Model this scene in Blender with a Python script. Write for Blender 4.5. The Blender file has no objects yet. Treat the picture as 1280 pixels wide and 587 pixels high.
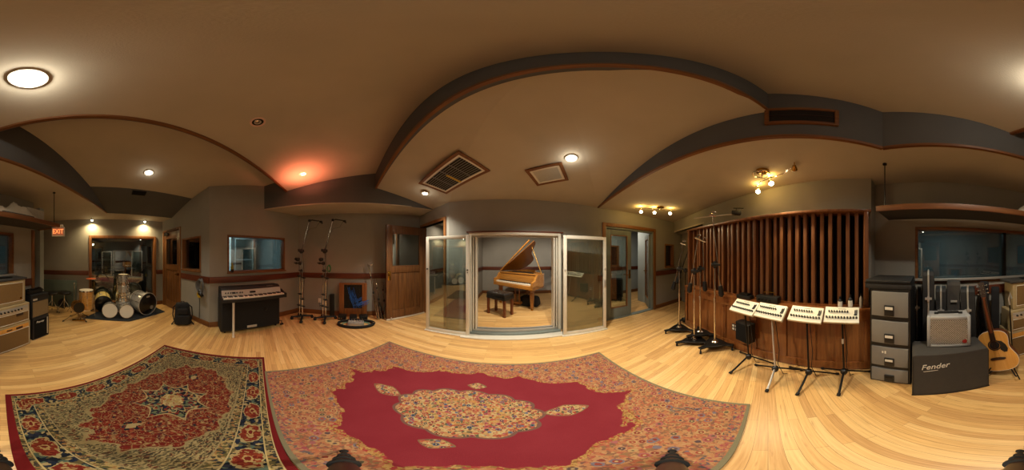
import bpy, bmesh, math, random
from math import pi, sin, cos, tan, atan2, radians, hypot, sqrt
from mathutils import Vector, Matrix, Euler

random.seed(7)
C = bpy.context.scene.collection
SC = bpy.context.scene
EYE = 1.45

# ------------------------------------------------------------------ materials
def lin(h):
    h = h.lstrip('#')
    v = [int(h[i:i+2], 16) / 255 for i in (0, 2, 4)]
    return tuple((c / 12.92 if c <= .04045 else ((c + .055) / 1.055) ** 2.4) for c in v) + (1.0,)

class NG:
    """tiny helper that writes shader node expressions"""
    def __init__(s, name):
        s.m = bpy.data.materials.new(name); s.m.use_nodes = True
        s.nt = s.m.node_tree; s.nt.nodes.clear()
        s.out = s.nt.nodes.new('ShaderNodeOutputMaterial')
    def n(s, t, **kw):
        x = s.nt.nodes.new(t)
        for k, v in kw.items(): setattr(x, k, v)
        return x
    def put(s, inp, v):
        if isinstance(v, bpy.types.NodeSocket): s.nt.links.new(v, inp)
        elif v is not None: inp.default_value = v
    def f(s, op, a, b=None, c=None, clamp=False):
        x = s.n('ShaderNodeMath', operation=op, use_clamp=clamp)
        s.put(x.inputs[0], a)
        if b is not None: s.put(x.inputs[1], b)
        if c is not None: s.put(x.inputs[2], c)
        return x.outputs[0]
    def mix(s, fac, a, b, blend='MIX'):
        x = s.n('ShaderNodeMix', data_type='RGBA', blend_type=blend)
        s.put(x.inputs[0], fac); s.put(x.inputs[6], a); s.put(x.inputs[7], b)
        return x.outputs[2]
    def obj(s): return s.n('ShaderNodeTexCoord').outputs['Object']
    def mapping(s, vec, scale=(1,1,1), rot=(0,0,0), loc=(0,0,0)):
        x = s.n('ShaderNodeMapping'); s.put(x.inputs[0], vec)
        x.inputs['Scale'].default_value = scale; x.inputs['Rotation'].default_value = rot; x.inputs['Location'].default_value = loc
        return x.outputs[0]
    def noise(s, vec, scale, detail=2, out=0, rough=.5):
        x = s.n('ShaderNodeTexNoise'); s.put(x.inputs['Vector'], vec)
        x.inputs['Scale'].default_value = scale; x.inputs['Detail'].default_value = detail; x.inputs['Roughness'].default_value = rough
        return x.outputs[out]
    def vor(s, vec, scale, feature='F1', out='Distance', rnd=1.0, dist='EUCLIDEAN'):
        x = s.n('ShaderNodeTexVoronoi', feature=feature, distance=dist); s.put(x.inputs['Vector'], vec)
        x.inputs['Scale'].default_value = scale; x.inputs['Randomness'].default_value = rnd
        return x.outputs[out]
    def ramp(s, fac, stops, interp='LINEAR'):
        x = s.n('ShaderNodeValToRGB'); s.put(x.inputs[0], fac); r = x.color_ramp; r.interpolation = interp
        while len(r.elements) < len(stops): r.elements.new(.5)
        for e, (p, c) in zip(r.elements, stops): e.position = p; e.color = lin(c) if isinstance(c, str) else c
        return x.outputs[0]
    def bump(s, h, strength=.2, dist=.01):
        x = s.n('ShaderNodeBump'); s.put(x.inputs['Height'], h)
        x.inputs['Strength'].default_value = strength; x.inputs['Distance'].default_value = dist
        return x.outputs[0]
    def bsdf(s, col, rough=.5, metal=0., bump=None, spec=None, coat=0., trans=0., emis=None, estr=0.):
        x = s.n('ShaderNodeBsdfPrincipled')
        s.put(x.inputs['Base Color'], col); s.put(x.inputs['Roughness'], rough); s.put(x.inputs['Metallic'], metal)
        if bump is not None: s.put(x.inputs['Normal'], bump)
        if spec is not None: s.put(x.inputs['Specular IOR Level'], spec)
        if coat: x.inputs['Coat Weight'].default_value = coat; x.inputs['Coat Roughness'].default_value = .12
        if trans: x.inputs['Transmission Weight'].default_value = trans
        if emis is not None: s.put(x.inputs['Emission Color'], emis); x.inputs['Emission Strength'].default_value = estr
        s.nt.links.new(x.outputs[0], s.out.inputs[0])
        return s.m

def pm(name, col, rough=.5, metal=0., var=.12, scale=18., spec=None, coat=0., bump=0.):
    g = NG(name); v = g.obj(); n = g.noise(v, scale, 3)
    c = lin(col); d = tuple(x * (1 - var) for x in c[:3]) + (1,); l = tuple(min(1, x * (1 + var)) for x in c[:3]) + (1,)
    return g.bsdf(g.mix(n, d, l), rough, metal, bump=g.bump(g.noise(v, scale * 12, 2), bump) if bump else None, spec=spec, coat=coat)

def wood(name, dark, light, axis='z', rough=.4, scale=1., coat=.15):
    g = NG(name); v = g.obj()
    sc = {'x': (1.2, 22, 22), 'y': (22, 1.2, 22), 'z': (22, 22, 1.2)}[axis]
    p = g.mapping(v, tuple(k * scale for k in sc))
    w = g.noise(p, 1.6, 5, rough=.62); w2 = g.noise(v, 1.3, 2)
    c = g.mix(g.f('MULTIPLY_ADD', w2, .6, -.05), g.ramp(w, [(.3, dark), (.7, light)]), lin(dark))
    return g.bsdf(c, rough, bump=g.bump(w, .08, .004), coat=coat)

def emit(name, col, s):
    g = NG(name); e = g.n('ShaderNodeEmission'); e.inputs[0].default_value = col; e.inputs[1].default_value = s
    g.nt.links.new(e.outputs[0], g.out.inputs[0]); return g.m

def glass(name, tint=(.82, .9, .88, 1), refl=.12):
    g = NG(name); t = g.n('ShaderNodeBsdfTransparent'); t.inputs[0].default_value = tint
    gl = g.n('ShaderNodeBsdfGlossy'); gl.inputs['Roughness'].default_value = .01; gl.inputs['Color'].default_value = (1, 1, 1, 1)
    fr = g.n('ShaderNodeFresnel'); fr.inputs[0].default_value = 1.5
    mx = g.n('ShaderNodeMixShader'); g.put(mx.inputs[0], g.f('ADD', g.f('MULTIPLY', fr.outputs[0], .9), refl, clamp=True))
    g.nt.links.new(t.outputs[0], mx.inputs[1]); g.nt.links.new(gl.outputs[0], mx.inputs[2]); g.nt.links.new(mx.outputs[0], g.out.inputs[0])
    return g.m

def wall_mat(name, col, spk=.1):
    g = NG(name); v = g.obj(); n = g.noise(v, 2.2, 4); f = g.noise(v, 140, 2)
    c = lin(col); a = tuple(x * .86 for x in c[:3]) + (1,); b = tuple(x * 1.12 for x in c[:3]) + (1,)
    return g.bsdf(g.mix(n, a, b), .92, bump=g.bump(f, .25, .003), spec=.15)

def floor_mat():
    g = NG('strip_oak_floor'); v = g.obj()
    br = g.n('ShaderNodeTexBrick'); g.put(br.inputs['Vector'], v)
    br.offset = .37; br.offset_frequency = 2; br.squash = 1.0
    for k, x in (('Scale', 1.), ('Mortar Size', .0009), ('Mortar Smooth', .1), ('Bias', 0.), ('Brick Width', .92), ('Row Height', .057)): br.inputs[k].default_value = x
    br.inputs['Color1'].default_value = (0, 0, 0, 1); br.inputs['Color2'].default_value = (1, 1, 1, 1); br.inputs['Mortar'].default_value = (.5, .5, .5, 1)
    tone = g.ramp(br.outputs['Color'], [(0, '#a5794a'), (.35, '#c99c62'), (.7, '#d9b071'), (1, '#e8c68c')])
    grain = g.noise(g.mapping(v, (2.2, 60, 1)), 1.5, 5, rough=.6)
    c = g.mix(.5, tone, g.ramp(grain, [(.3, '#a67c44'), (.62, '#dcb274'), (.85, '#efcf9a')]))
    knots = g.ramp(g.noise(g.mapping(v, (3, 26, 1)), 1.7, 3), [(.62, '#ffffff'), (.78, '#9a6b3a')])
    c = g.mix(.55, c, knots, 'MULTIPLY')
    c = g.mix(g.f('MULTIPLY', br.outputs['Fac'], .75), c, lin('#5b3a1c'))
    return g.bsdf(c, g.f('MULTIPLY_ADD', grain, .14, .30), bump=g.bump(g.f('SUBTRACT', grain, br.outputs['Fac']), .05, .002))

def floret(g, uv, sc, pal, seed=0.):
    """small woven flowers: each cell of the weave takes one colour of the palette"""
    v = g.mapping(uv, (1, 1, 1), loc=(seed, seed * .7, 0))
    wob = g.n('ShaderNodeVectorMath', operation='MULTIPLY_ADD')
    g.put(wob.inputs[0], g.noise(v, sc * .6, 2, out=1)); wob.inputs[1].default_value = (.035,) * 3; g.put(wob.inputs[2], v)
    w = wob.outputs[0]
    c = g.vor(w, sc, out='Color'); sep = g.n('ShaderNodeSeparateColor'); g.put(sep.inputs[0], c)
    k = len(pal)
    col = g.ramp(sep.outputs[0], [(i / k, p) for i, p in enumerate(pal)], 'CONSTANT')
    return col, g.vor(w, sc), sep.outputs[1]

def rosettes(g, v, sc, ground, seed=0.):
    """round woven flowers scattered over the ground colour"""
    w = g.mapping(v, (1, 1, 1), loc=(seed, seed * .6, 0)); d = g.vor(w, sc, rnd=.85); c = g.vor(w, sc, out='Color', rnd=.85)
    s = g.n('ShaderNodeSeparateColor'); g.put(s.inputs[0], c)
    ring = g.ramp(s.outputs[0], [(0, '#7c1f2a'), (.3, '#26304a'), (.5, '#9c4038'), (.7, '#2f4a42'), (.85, '#8a2a34')], 'CONSTANT')
    pet = g.ramp(s.outputs[1], [(0, '#b88a68'), (.35, '#a8606a'), (.6, '#c0a070'), (.8, '#6a6f86')], 'CONSTANT')
    dd = g.f('ADD', d, g.f('MULTIPLY_ADD', g.noise(v, sc * 4, 2), .22, -.11))
    col = g.mix(g.f('LESS_THAN', dd, .40), ground, pet); col = g.mix(g.f('LESS_THAN', dd, .26), col, ring)
    return g.mix(g.f('LESS_THAN', dd, .11), col, lin('#c9ad7c'))

def rug_base(name):
    g = NG(name); v = g.obj(); s = g.n('ShaderNodeSeparateXYZ'); g.put(s.inputs[0], v)
    return g, v, s.outputs[0], s.outputs[1]

def step(g, a, t, w=.004):   # 1 where a > t
    x = g.n('ShaderNodeMapRange'); g.put(x.inputs[0], a)
    x.inputs[1].default_value = t - w; x.inputs[2].default_value = t + w; return x.outputs[0]

def persian_mat(a, b):
    g, v, x, y = rug_base('red_persian_weave')
    ax, ay = g.f('ABSOLUTE', x), g.f('ABSOLUTE', y)
    e = g.f('MINIMUM', g.f('SUBTRACT', a, ax), g.f('SUBTRACT', b, ay))
    cream, navy, red, olive, rust = '#9a8d66', '#1a1f28', '#64221d', '#625c42', '#763524'
    # field: deep red full of small flowers
    fc, fd, fr = floret(g, v, 58, [red, '#752c20', '#591d18', '#8a4a34', '#6a2620', '#98865c', '#5f211b', '#743024', '#26282f'], 1.3)
    field = g.mix(g.f('MULTIPLY', step(g, fd, .42, .12), .6), fc, lin(red))
    tiny = g.vor(v, 78); field = g.mix(g.f('MULTIPLY', g.f('LESS_THAN', tiny, .26), .6), field, lin('#a59468'))
    vine = g.vor(g.mapping(v, (1, 1, 1), loc=(.2, .1, 0)), 17, 'DISTANCE_TO_EDGE'); field = g.mix(g.f('MULTIPLY', g.f('LESS_THAN', vine, .035), .5), field, lin('#8f7f58'))
    # spandrels: olive and cream scrollwork
    sc, sd, _ = floret(g, v, 62, [olive, '#857a58', '#524d3a', '#7a7050', '#3c372c', '#8a7f5c', '#5c3426', '#69634a'], 4.1)
    wav = g.n('ShaderNodeTexWave', wave_type='RINGS'); g.put(wav.inputs[0], g.mapping(v, (1, 1, 1), loc=(.3, .2, 0)))
    wav.inputs['Scale'].default_value = 17; wav.inputs['Distortion'].default_value = 9; wav.inputs['Detail'].default_value = 2; wav.inputs['Detail Scale'].default_value = 2.2
    scroll = g.mix(g.f('MULTIPLY', step(g, wav.outputs['Fac'], .82, .06), .6), sc, lin('#a3976f'))
    scroll = g.mix(g.f('MULTIPLY', step(g, g.f('MULTIPLY', wav.outputs['Fac'], -1.), -.16, .06), .7), scroll, lin('#38362c'))
    th = g.f('ARCTAN2', g.f('DIVIDE', y, .42), g.f('DIVIDE', x, .66))
    q = g.f('SQRT', g.f('ADD', g.f('POWER', g.f('DIVIDE', x, .70), 2.), g.f('POWER', g.f('DIVIDE', y, .44), 2.)))
    q = g.f('ADD', q, g.f('MULTIPLY', g.f('ABSOLUTE', g.f('SINE', g.f('MULTIPLY', th, 8.))), .09))
    q = g.f('ADD', q, g.f('MULTIPLY_ADD', g.noise(v, 14, 2), .2, -.1))
    col = g.mix(step(g, q, 1.0, .01), field, scroll)
    col = g.mix(g.f('MULTIPLY', g.f('LESS_THAN', g.f('ABSOLUTE', g.f('SUBTRACT', q, 1.0)), .018), .8), col, lin('#8f8560'))
    # star medallion
    r = g.f('SQRT', g.f('ADD', g.f('POWER', x, 2.), g.f('POWER', y, 2.)))
    t2 = g.f('ARCTAN2', y, x)
    tri = g.f('ABSOLUTE', g.f('SINE', g.f('MULTIPLY', t2, 4.)))
    tri = g.f('SUBTRACT', 1.0, g.f('POWER', tri, .65))
    rs = g.f('SUBTRACT', r, g.f('MULTIPLY', tri, .10))
    mc, md, _ = floret(g, v, 46, [navy, '#262c3c', rust, navy, cream, '#5d6b52', '#31303a', '#6a2a24'], 7.7)
    col = g.mix(step(g, g.f('MULTIPLY', rs, -1.), -.195), col, lin('#a89a70'))
    col = g.mix(step(g, g.f('MULTIPLY', rs, -1.), -.183), col, mc)
    petal = g.f('ABSOLUTE', g.f('SINE', g.f('MULTIPLY', t2, 8.)))
    pm_ = g.f('MULTIPLY', g.f('LESS_THAN', g.f('ABSOLUTE', g.f('SUBTRACT', r, g.f('MULTIPLY_ADD', petal, .05, .125))), .008), .85)
    col = g.mix(g.f('MULTIPLY', pm_, g.f('LESS_THAN', rs, .183)), col, lin(cream))
    ring = g.f('MULTIPLY_ADD', g.f('COSINE', g.f('MULTIPLY', t2, 16.)), .004, .088)
    rc, _, _ = floret(g, v, 85, [cream, '#b3a474', '#94834f', '#8a4a34', cream], 2.9)
    col = g.mix(step(g, g.f('SUBTRACT', ring, r), .0, .003), col, rc)
    # pendants beside the medallion
    px = g.f('SUBTRACT', ax, .42)
    pd = g.f('ADD', g.f('DIVIDE', g.f('ABSOLUTE', px), .085), g.f('DIVIDE', ay, .055))
    col = g.mix(g.f('LESS_THAN', pd, 1.), col, mc); col = g.mix(g.f('LESS_THAN', pd, .55), col, lin(cream))
    # border bands
    def band(lo, hi, cc):
        nonlocal col
        m = g.f('MULTIPLY', g.f('GREATER_THAN', e, lo), g.f('LESS_THAN', e, hi))
        col = g.mix(m, col, cc)
    gc, _, _ = floret(g, v, 74, [olive, cream, '#3b3a30', '#8a6a44', '#585536', '#2b2f38', '#9a8a5c'], 5.2)
    band(.19, .245, gc); band(.185, .192, lin('#a89c76')); band(.24, .247, lin('#8a8060'))
    # main border: dark ground with rust cartouches repeating along it
    side = g.f('LESS_THAN', g.f('SUBTRACT', a, ax), g.f('SUBTRACT', b, ay))
    along = g.f('ADD', g.f('MULTIPLY', side, y), g.f('MULTIPLY', g.f('SUBTRACT', 1., side), x))
    ph = g.f('MULTIPLY', g.f('ABSOLUTE', g.f('SUBTRACT', g.f('FRACT', g.f('DIVIDE', g.f('ADD', along, 5.), .27)), .5)), .27)
    ec = g.f('ABSOLUTE', g.f('SUBTRACT', e, .125))
    cart = g.f('SQRT', g.f('ADD', g.f('POWER', g.f('DIVIDE', ph, .095), 2.), g.f('POWER', g.f('DIVIDE', ec, .050), 2.))); cart = g.f('ADD', cart, g.f('MULTIPLY_ADD', g.noise(v, 38, 2), .7, -.35))
    bc, _, _ = floret(g, v, 50, [navy, '#20283a', cream, '#2b2f3c', '#4f6156', navy, '#5c5438'], 9.1)
    kc, _, _ = floret(g, v, 62, [rust, '#6a2620', '#84412c', red, '#98855c', '#6d2d22'], 3.3)
    mb = g.mix(g.f('LESS_THAN', cart, 1.08), bc, lin('#9a8f68')); mb = g.mix(g.f('LESS_THAN', cart, .96), mb, kc); mb = g.mix(g.f('LESS_THAN', cart, .35), mb, lin('#a08a5c')); mb = g.mix(g.f('LESS_THAN', cart, .2), mb, lin(red))
    band(.068, .186, mb); band(.062, .070, lin('#b0a272'))
    band(.032, .064, gc); band(.028, .033, lin('#b8a97c')); band(-1, .028, lin('#6b1d20'))
    col = g.mix(g.f('LESS_THAN', g.f('SUBTRACT', a, ax), .045), col, lin('#6b1d20'))
    h = g.noise(v, 420, 2)
    col = g.mix(1., col, (.80, .74, .70, 1), 'MULTIPLY')
    return g.bsdf(g.mix(.25, col, g.mix(h, (0, 0, 0, 1), (1, 1, 1, 1)), 'OVERLAY'), .95, bump=g.bump(h, .5, .003), spec=.1)

def medallion_mat(a, b):
    g, v, x, y = rug_base('crimson_medallion_weave')
    ax, ay = g.f('ABSOLUTE', x), g.f('ABSOLUTE', y)
    e = g.f('MINIMUM', g.f('SUBTRACT', a, ax), g.f('SUBTRACT', b, ay))
    field = g.mix(g.noise(v, 3.2, 4), lin('#832631'), lin('#963842'))
    peach = '#c08a62'
    pc, pd_, pr = floret(g, v, 24, [peach, '#a5323a', '#b07058', '#b88a62', '#2c3248', '#bf9a68', '#8a2a34', '#b0825c', '#4c5a4a', '#a8604c', '#3a3f55'], .6)
    p2, pd2, _ = floret(g, v, 62, ['#c9a070', '#a8303c', '#2e3348', '#c27a58', '#cfae7c', '#b85a4a', '#c08a60', '#56604a'], 6.3)
    floral = g.mix(step(g, pd_, .36, .05), pc, p2)
    bg = g.ramp(g.noise(v, 26, 3), [(.40, '#b57c58'), (.6, '#a86a50')])
    floral = g.mix(.45, p2, bg); floral = rosettes(g, v, 17, floral, .3); floral = g.mix(g.f('MULTIPLY', g.f('LESS_THAN', g.vor(v, 40), .20), .55), floral, lin('#2c3248')); floral = g.mix(.2, floral, lin('#c08c64'))
    wig = g.f('MULTIPLY_ADD', g.noise(v, 9, 3), .22, -.11)
    # open field between the floral border and the medallion
    fx = g.f('DIVIDE', ax, 1.12); fy = g.f('DIVIDE', ay, .64)
    shp = g.f('MAXIMUM', g.f('MAXIMUM', fx, fy), g.f('MULTIPLY', g.f('ADD', fx, fy), .74))
    lob = g.f('MULTIPLY', g.f('ABSOLUTE', g.f('SINE', g.f('MULTIPLY', ax, 7.2))), g.f('MULTIPLY', ay, .16))
    lob2 = g.f('MULTIPLY', g.f('ABSOLUTE', g.f('SINE', g.f('MULTIPLY', ay, 8.5))), g.f('MULTIPLY', ax, .17))
    shp = g.f('ADD', g.f('ADD', shp, wig), g.f('ADD', lob, lob2))
    col = g.mix(step(g, shp, 1.03, .012), field, floral)
    rim = g.f('LESS_THAN', g.f('ABSOLUTE', g.f('SUBTRACT', shp, 1.05)), .025)
    rcol, _, _ = floret(g, v, 80, ['#b88a4c', '#8f6a3c', '#a8303c', '#c9a463'], 2.2)
    col = g.mix(g.f('MULTIPLY', rim, .8), col, rcol)
    # medallion
    th = g.f('ARCTAN2', g.f('DIVIDE', y, .31), g.f('DIVIDE', x, .47))
    q = g.f('SQRT', g.f('ADD', g.f('POWER', g.f('DIVIDE', x, .47), 2.), g.f('POWER', g.f('DIVIDE', y, .305), 2.)))
    q = g.f('SUBTRACT', q, g.f('MULTIPLY', g.f('ABSOLUTE', g.f('COSINE', g.f('MULTIPLY', th, 6.))), .10))
    mc, md, _ = floret(g, v, 34, ['#c6a572', '#a8262f', '#cdb583', '#b3423c', '#2f4344', '#c99563', '#8e2230', '#bfa878', '#c05a4a', '#3f5a4c', '#b98a58'], 8.4)
    m2, _, _ = floret(g, v, 66, ['#cdb583', '#b0303a', '#d3bc8c', '#3a4a48', '#c49a68', '#c77a5a'], 1.9)
    med = g.mix(step(g, md, .38, .04), mc, m2); med = rosettes(g, v, 26, g.mix(.25, med, lin('#a88a58')), 2.2)
    col = g.mix(g.f('LESS_THAN', q, .97), col, lin('#7c5a50')); col = g.mix(g.f('LESS_THAN', q, .92), col, med)
    col = g.mix(g.f('MULTIPLY', g.f('LESS_THAN', g.f('ABSOLUTE', g.f('SUBTRACT', q, .42)), .03), .55), col, lin('#c49a50'))
    # pendants
    for cx, cy, wx, wy in ((.64, 0., .155, .075), (0., .40, .085, .055)):
        d = g.f('ADD', g.f('POWER', g.f('DIVIDE', g.f('ABSOLUTE', g.f('SUBTRACT', ax, cx)), wx), 1.3), g.f('POWER', g.f('DIVIDE', g.f('ABSOLUTE', g.f('SUBTRACT', ay, cy)), wy), 1.3))
        d = g.f('ADD', d, g.f('MULTIPLY', wig, 2.))
        col = g.mix(g.f('LESS_THAN', d, 1.), col, lin('#8a6a50')); col = g.mix(g.f('LESS_THAN', d, .86), col, med)
    # pale edge bands
    eb, _, _ = floret(g, v, 70, ['#b9725a', '#c08a62', '#a8505a', '#5a5f66', '#c59a6c', '#b07a58'], 3.7)
    m = g.f('LESS_THAN', e, .085); col = g.mix(g.f('MULTIPLY', m, .8), col, eb)
    col = g.mix(g.f('LESS_THAN', g.f('ADD', e, g.f('MULTIPLY', g.noise(v, 60, 1), .008)), .026), col, lin('#8c8468'))
    h = g.noise(v, 420, 2)
    col = g.mix(1., col, (.66, .66, .66, 1), 'MULTIPLY')
    return g.bsdf(g.mix(.18, col, g.mix(h, (0, 0, 0, 1), (1, 1, 1, 1)), 'OVERLAY'), .95, bump=g.bump(h, .5, .003), spec=.1)

def grille_mat(name, a, b, sc=260.):
    g = NG(name); v = g.obj(); c = g.n('ShaderNodeTexChecker'); g.put(c.inputs[0], v)
    c.inputs['Scale'].default_value = sc; c.inputs[1].default_value = lin(a); c.inputs[2].default_value = lin(b)
    return g.bsdf(g.mix(.5, c.outputs[0], g.mix(g.noise(v, 40, 3), lin(a), lin(b))), .9, spec=.15)

def sparkle_mat(name, base, hi):
    g = NG(name); v = g.obj(); n = g.vor(v, 260, out='Color'); s = g.n('ShaderNodeSeparateColor'); g.put(s.inputs[0], n)
    return g.bsdf(g.mix(g.f('POWER', s.outputs[0], 3.), lin(base), lin(hi)), .25, .35, coat=.5)

MT = {}
def setup_mats():
    M = MT
    M['wall'] = wall_mat('grey_fabric_wall', '#96938c')
    M['wall_dark'] = wall_mat('charcoal_fabric_fascia', '#5e5f60')
    M['wall_white'] = wall_mat('white_booth_wall', '#c9c6bf')
    M['wall_pale'] = wall_mat('pale_room_wall', '#9aa3a3')
    M['ceil'] = wall_mat('painted_plaster_ceiling', '#b9b1a1')
    M['floor'] = floor_mat()
    M['trim'] = wood('stained_cherry_trim', '#5e3417', '#8a5a2c', 'x', rough=.5, coat=0)
    M['rail'] = wood('red_brown_chair_rail', '#4e2210', '#75381c', 'x', rough=.5, coat=0)
    M['trimz'] = wood('stained_cherry_post', '#6b3f1d', '#98673a', 'z', rough=.5, coat=0)
    M['door'] = wood('panelled_door_wood', '#50311a', '#8a5c32', 'z')
    M['panel'] = wood('cherry_veneer_panel', '#6b3a18', '#99602f', 'z', rough=.35, coat=.25)
    M['slat'] = wood('cherry_slat', '#653a1e', '#97643a', 'z', rough=.45)
    M['slat_in'] = pm('dark_diffuser_well', '#140c08', .9)
    M['alu'] = pm('brushed_aluminium', '#c9c6c0', .35, .6, .06)
    M['alu_white'] = pm('cream_aluminium_frame', '#d8d3c6', .4, .15, .05)
    M['frame_grey'] = pm('grey_painted_frame', '#6d7672', .5, 0, .06)
    M['glass'] = glass('pane_glass'); M['glass_dark'] = glass('studio_glass', (.62, .72, .72, 1), .10)
    M['black'] = pm('black_plastic', '#121212', .45); M['rubber'] = pm('black_rubber', '#0c0c0c', .8)
    M['tolex'] = pm('black_vinyl_covering', '#151517', .6, bump=.4, scale=30)
    M['cloth_black'] = pm('black_nylon', '#101013', .85, bump=.4)
    M['steel'] = pm('black_steel', '#1b1a19', .4, .6)
    M['chrome'] = pm('polished_chrome', '#d6d2cb', .14, 1., .04)
    M['brass'] = pm('brass', '#b78a3e', .25, 1.)
    M['white_key'] = pm('ivory_key', '#e8e2d0', .3, var=.03); M['white'] = pm('white_plastic', '#dcd8cd', .5, var=.04)
    M['mixer'] = pm('cream_mixer_panel', '#e6e2cf', .45, var=.03)
    M['grey_drawer'] = pm('grey_plastic_drawer', '#7b7975', .5, var=.05)
    M['silver_tolex'] = pm('silver_vinyl', '#a5a5a5', .5, .1, bump=.3)
    M['cover'] = pm('dark_grey_canvas_cover', '#3c3936', .85, bump=.3)
    M['tweed'] = pm('cream_tolex', '#a8946c', .65, bump=.4); M['tan'] = grille_mat('tan_grille_cloth', '#8c7048', '#705634')
    M['wheat'] = grille_mat('wheat_grille_cloth', '#8f7a58', '#6e5a3e'); M['blk_grille'] = grille_mat('black_grille_cloth', '#1c1c1c', '#0c0c0c')
    M['salt'] = grille_mat('silver_grille_cloth', '#9a948a', '#4b4742', 120)
    M['spruce'] = wood('honey_spruce_top', '#cf8f3e', '#e2a857', 'z', .25, coat=.5); M['mahog'] = wood('mahogany_body', '#5b2a12', '#7c3d1a', 'z', .3)
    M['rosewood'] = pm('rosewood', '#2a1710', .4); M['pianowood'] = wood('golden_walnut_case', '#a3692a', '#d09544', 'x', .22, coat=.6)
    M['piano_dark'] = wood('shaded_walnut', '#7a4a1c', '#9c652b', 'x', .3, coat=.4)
    M['gold'] = pm('gold_iron_frame', '#a67a34', .35, .6)
    M['leather'] = pm('black_button_leather', '#191513', .35, coat=.3)
    M['head_white'] = pm('coated_drum_head', '#d9d4c8', .6, var=.04); M['head_black'] = pm('black_drum_head', '#0e0d0d', .3)
    M['sparkle'] = sparkle_mat('white_sparkle_wrap', '#8f8f8f', '#f0ede6'); M['maple'] = wood('natural_maple_shell', '#b07a34', '#d8a860', 'x', .3)
    M['cream_shell'] = pm('cream_lacquer_shell', '#d6c27c', .3)
    M['mat'] = pm('dark_blue_drum_mat', '#22262c', .95, bump=.5)
    M['teal_board'] = pm('teal_grey_board', '#5d6b66', .8); M['orange'] = pm('orange_disc', '#b4522a', .5)
    M['blue_cable'] = pm('blue_cable', '#1f5aa8', .5); M['green_cable'] = pm('green_cable', '#1c6b3a', .5); M['yellow'] = pm('yellow_tape', '#c0a02c', .5)
    M['grey_cable'] = pm('grey_cable', '#5a5c5e', .5)
    M['terracotta'] = pm('dark_pot', '#2a1a14', .6); M['plant'] = pm('yellow_green_leaf', '#8d8a2e', .6)
    M['blanket'] = pm('white_cotton', '#c9c3b4', .9, bump=.5); M['blanket_dark'] = pm('grey_quilt', '#4b4a46', .95, bump=.5)
    M['bulb'] = emit('lit_warm_bulb', (1., .86, .62, 1), 26); M['bulb_red'] = emit('lit_red_bulb', (1., .36, .12, 1), 22)
    M['bulb_yellow'] = emit('lit_yellow_bulb', (1., .9, .6, 1), 18)
    M['exit_red'] = emit('lit_exit_lettering', (1., .20, .05, 1), 2.6)
    M['exit_face'] = emit('glowing_exit_face', (.55, .16, .06, 1), .55)
    M['screen'] = emit('lit_equipment_lamp', (.6, .9, 1., 1), 2.)
    M['badge_red'] = pm('red_badge', '#8e1c1c', .4); M['tripod'] = pm('brown_tripod_leg', '#33211a', .45)
    M['curtain'] = pm('blue_grey_curtain', '#7f979b', .9)

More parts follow.
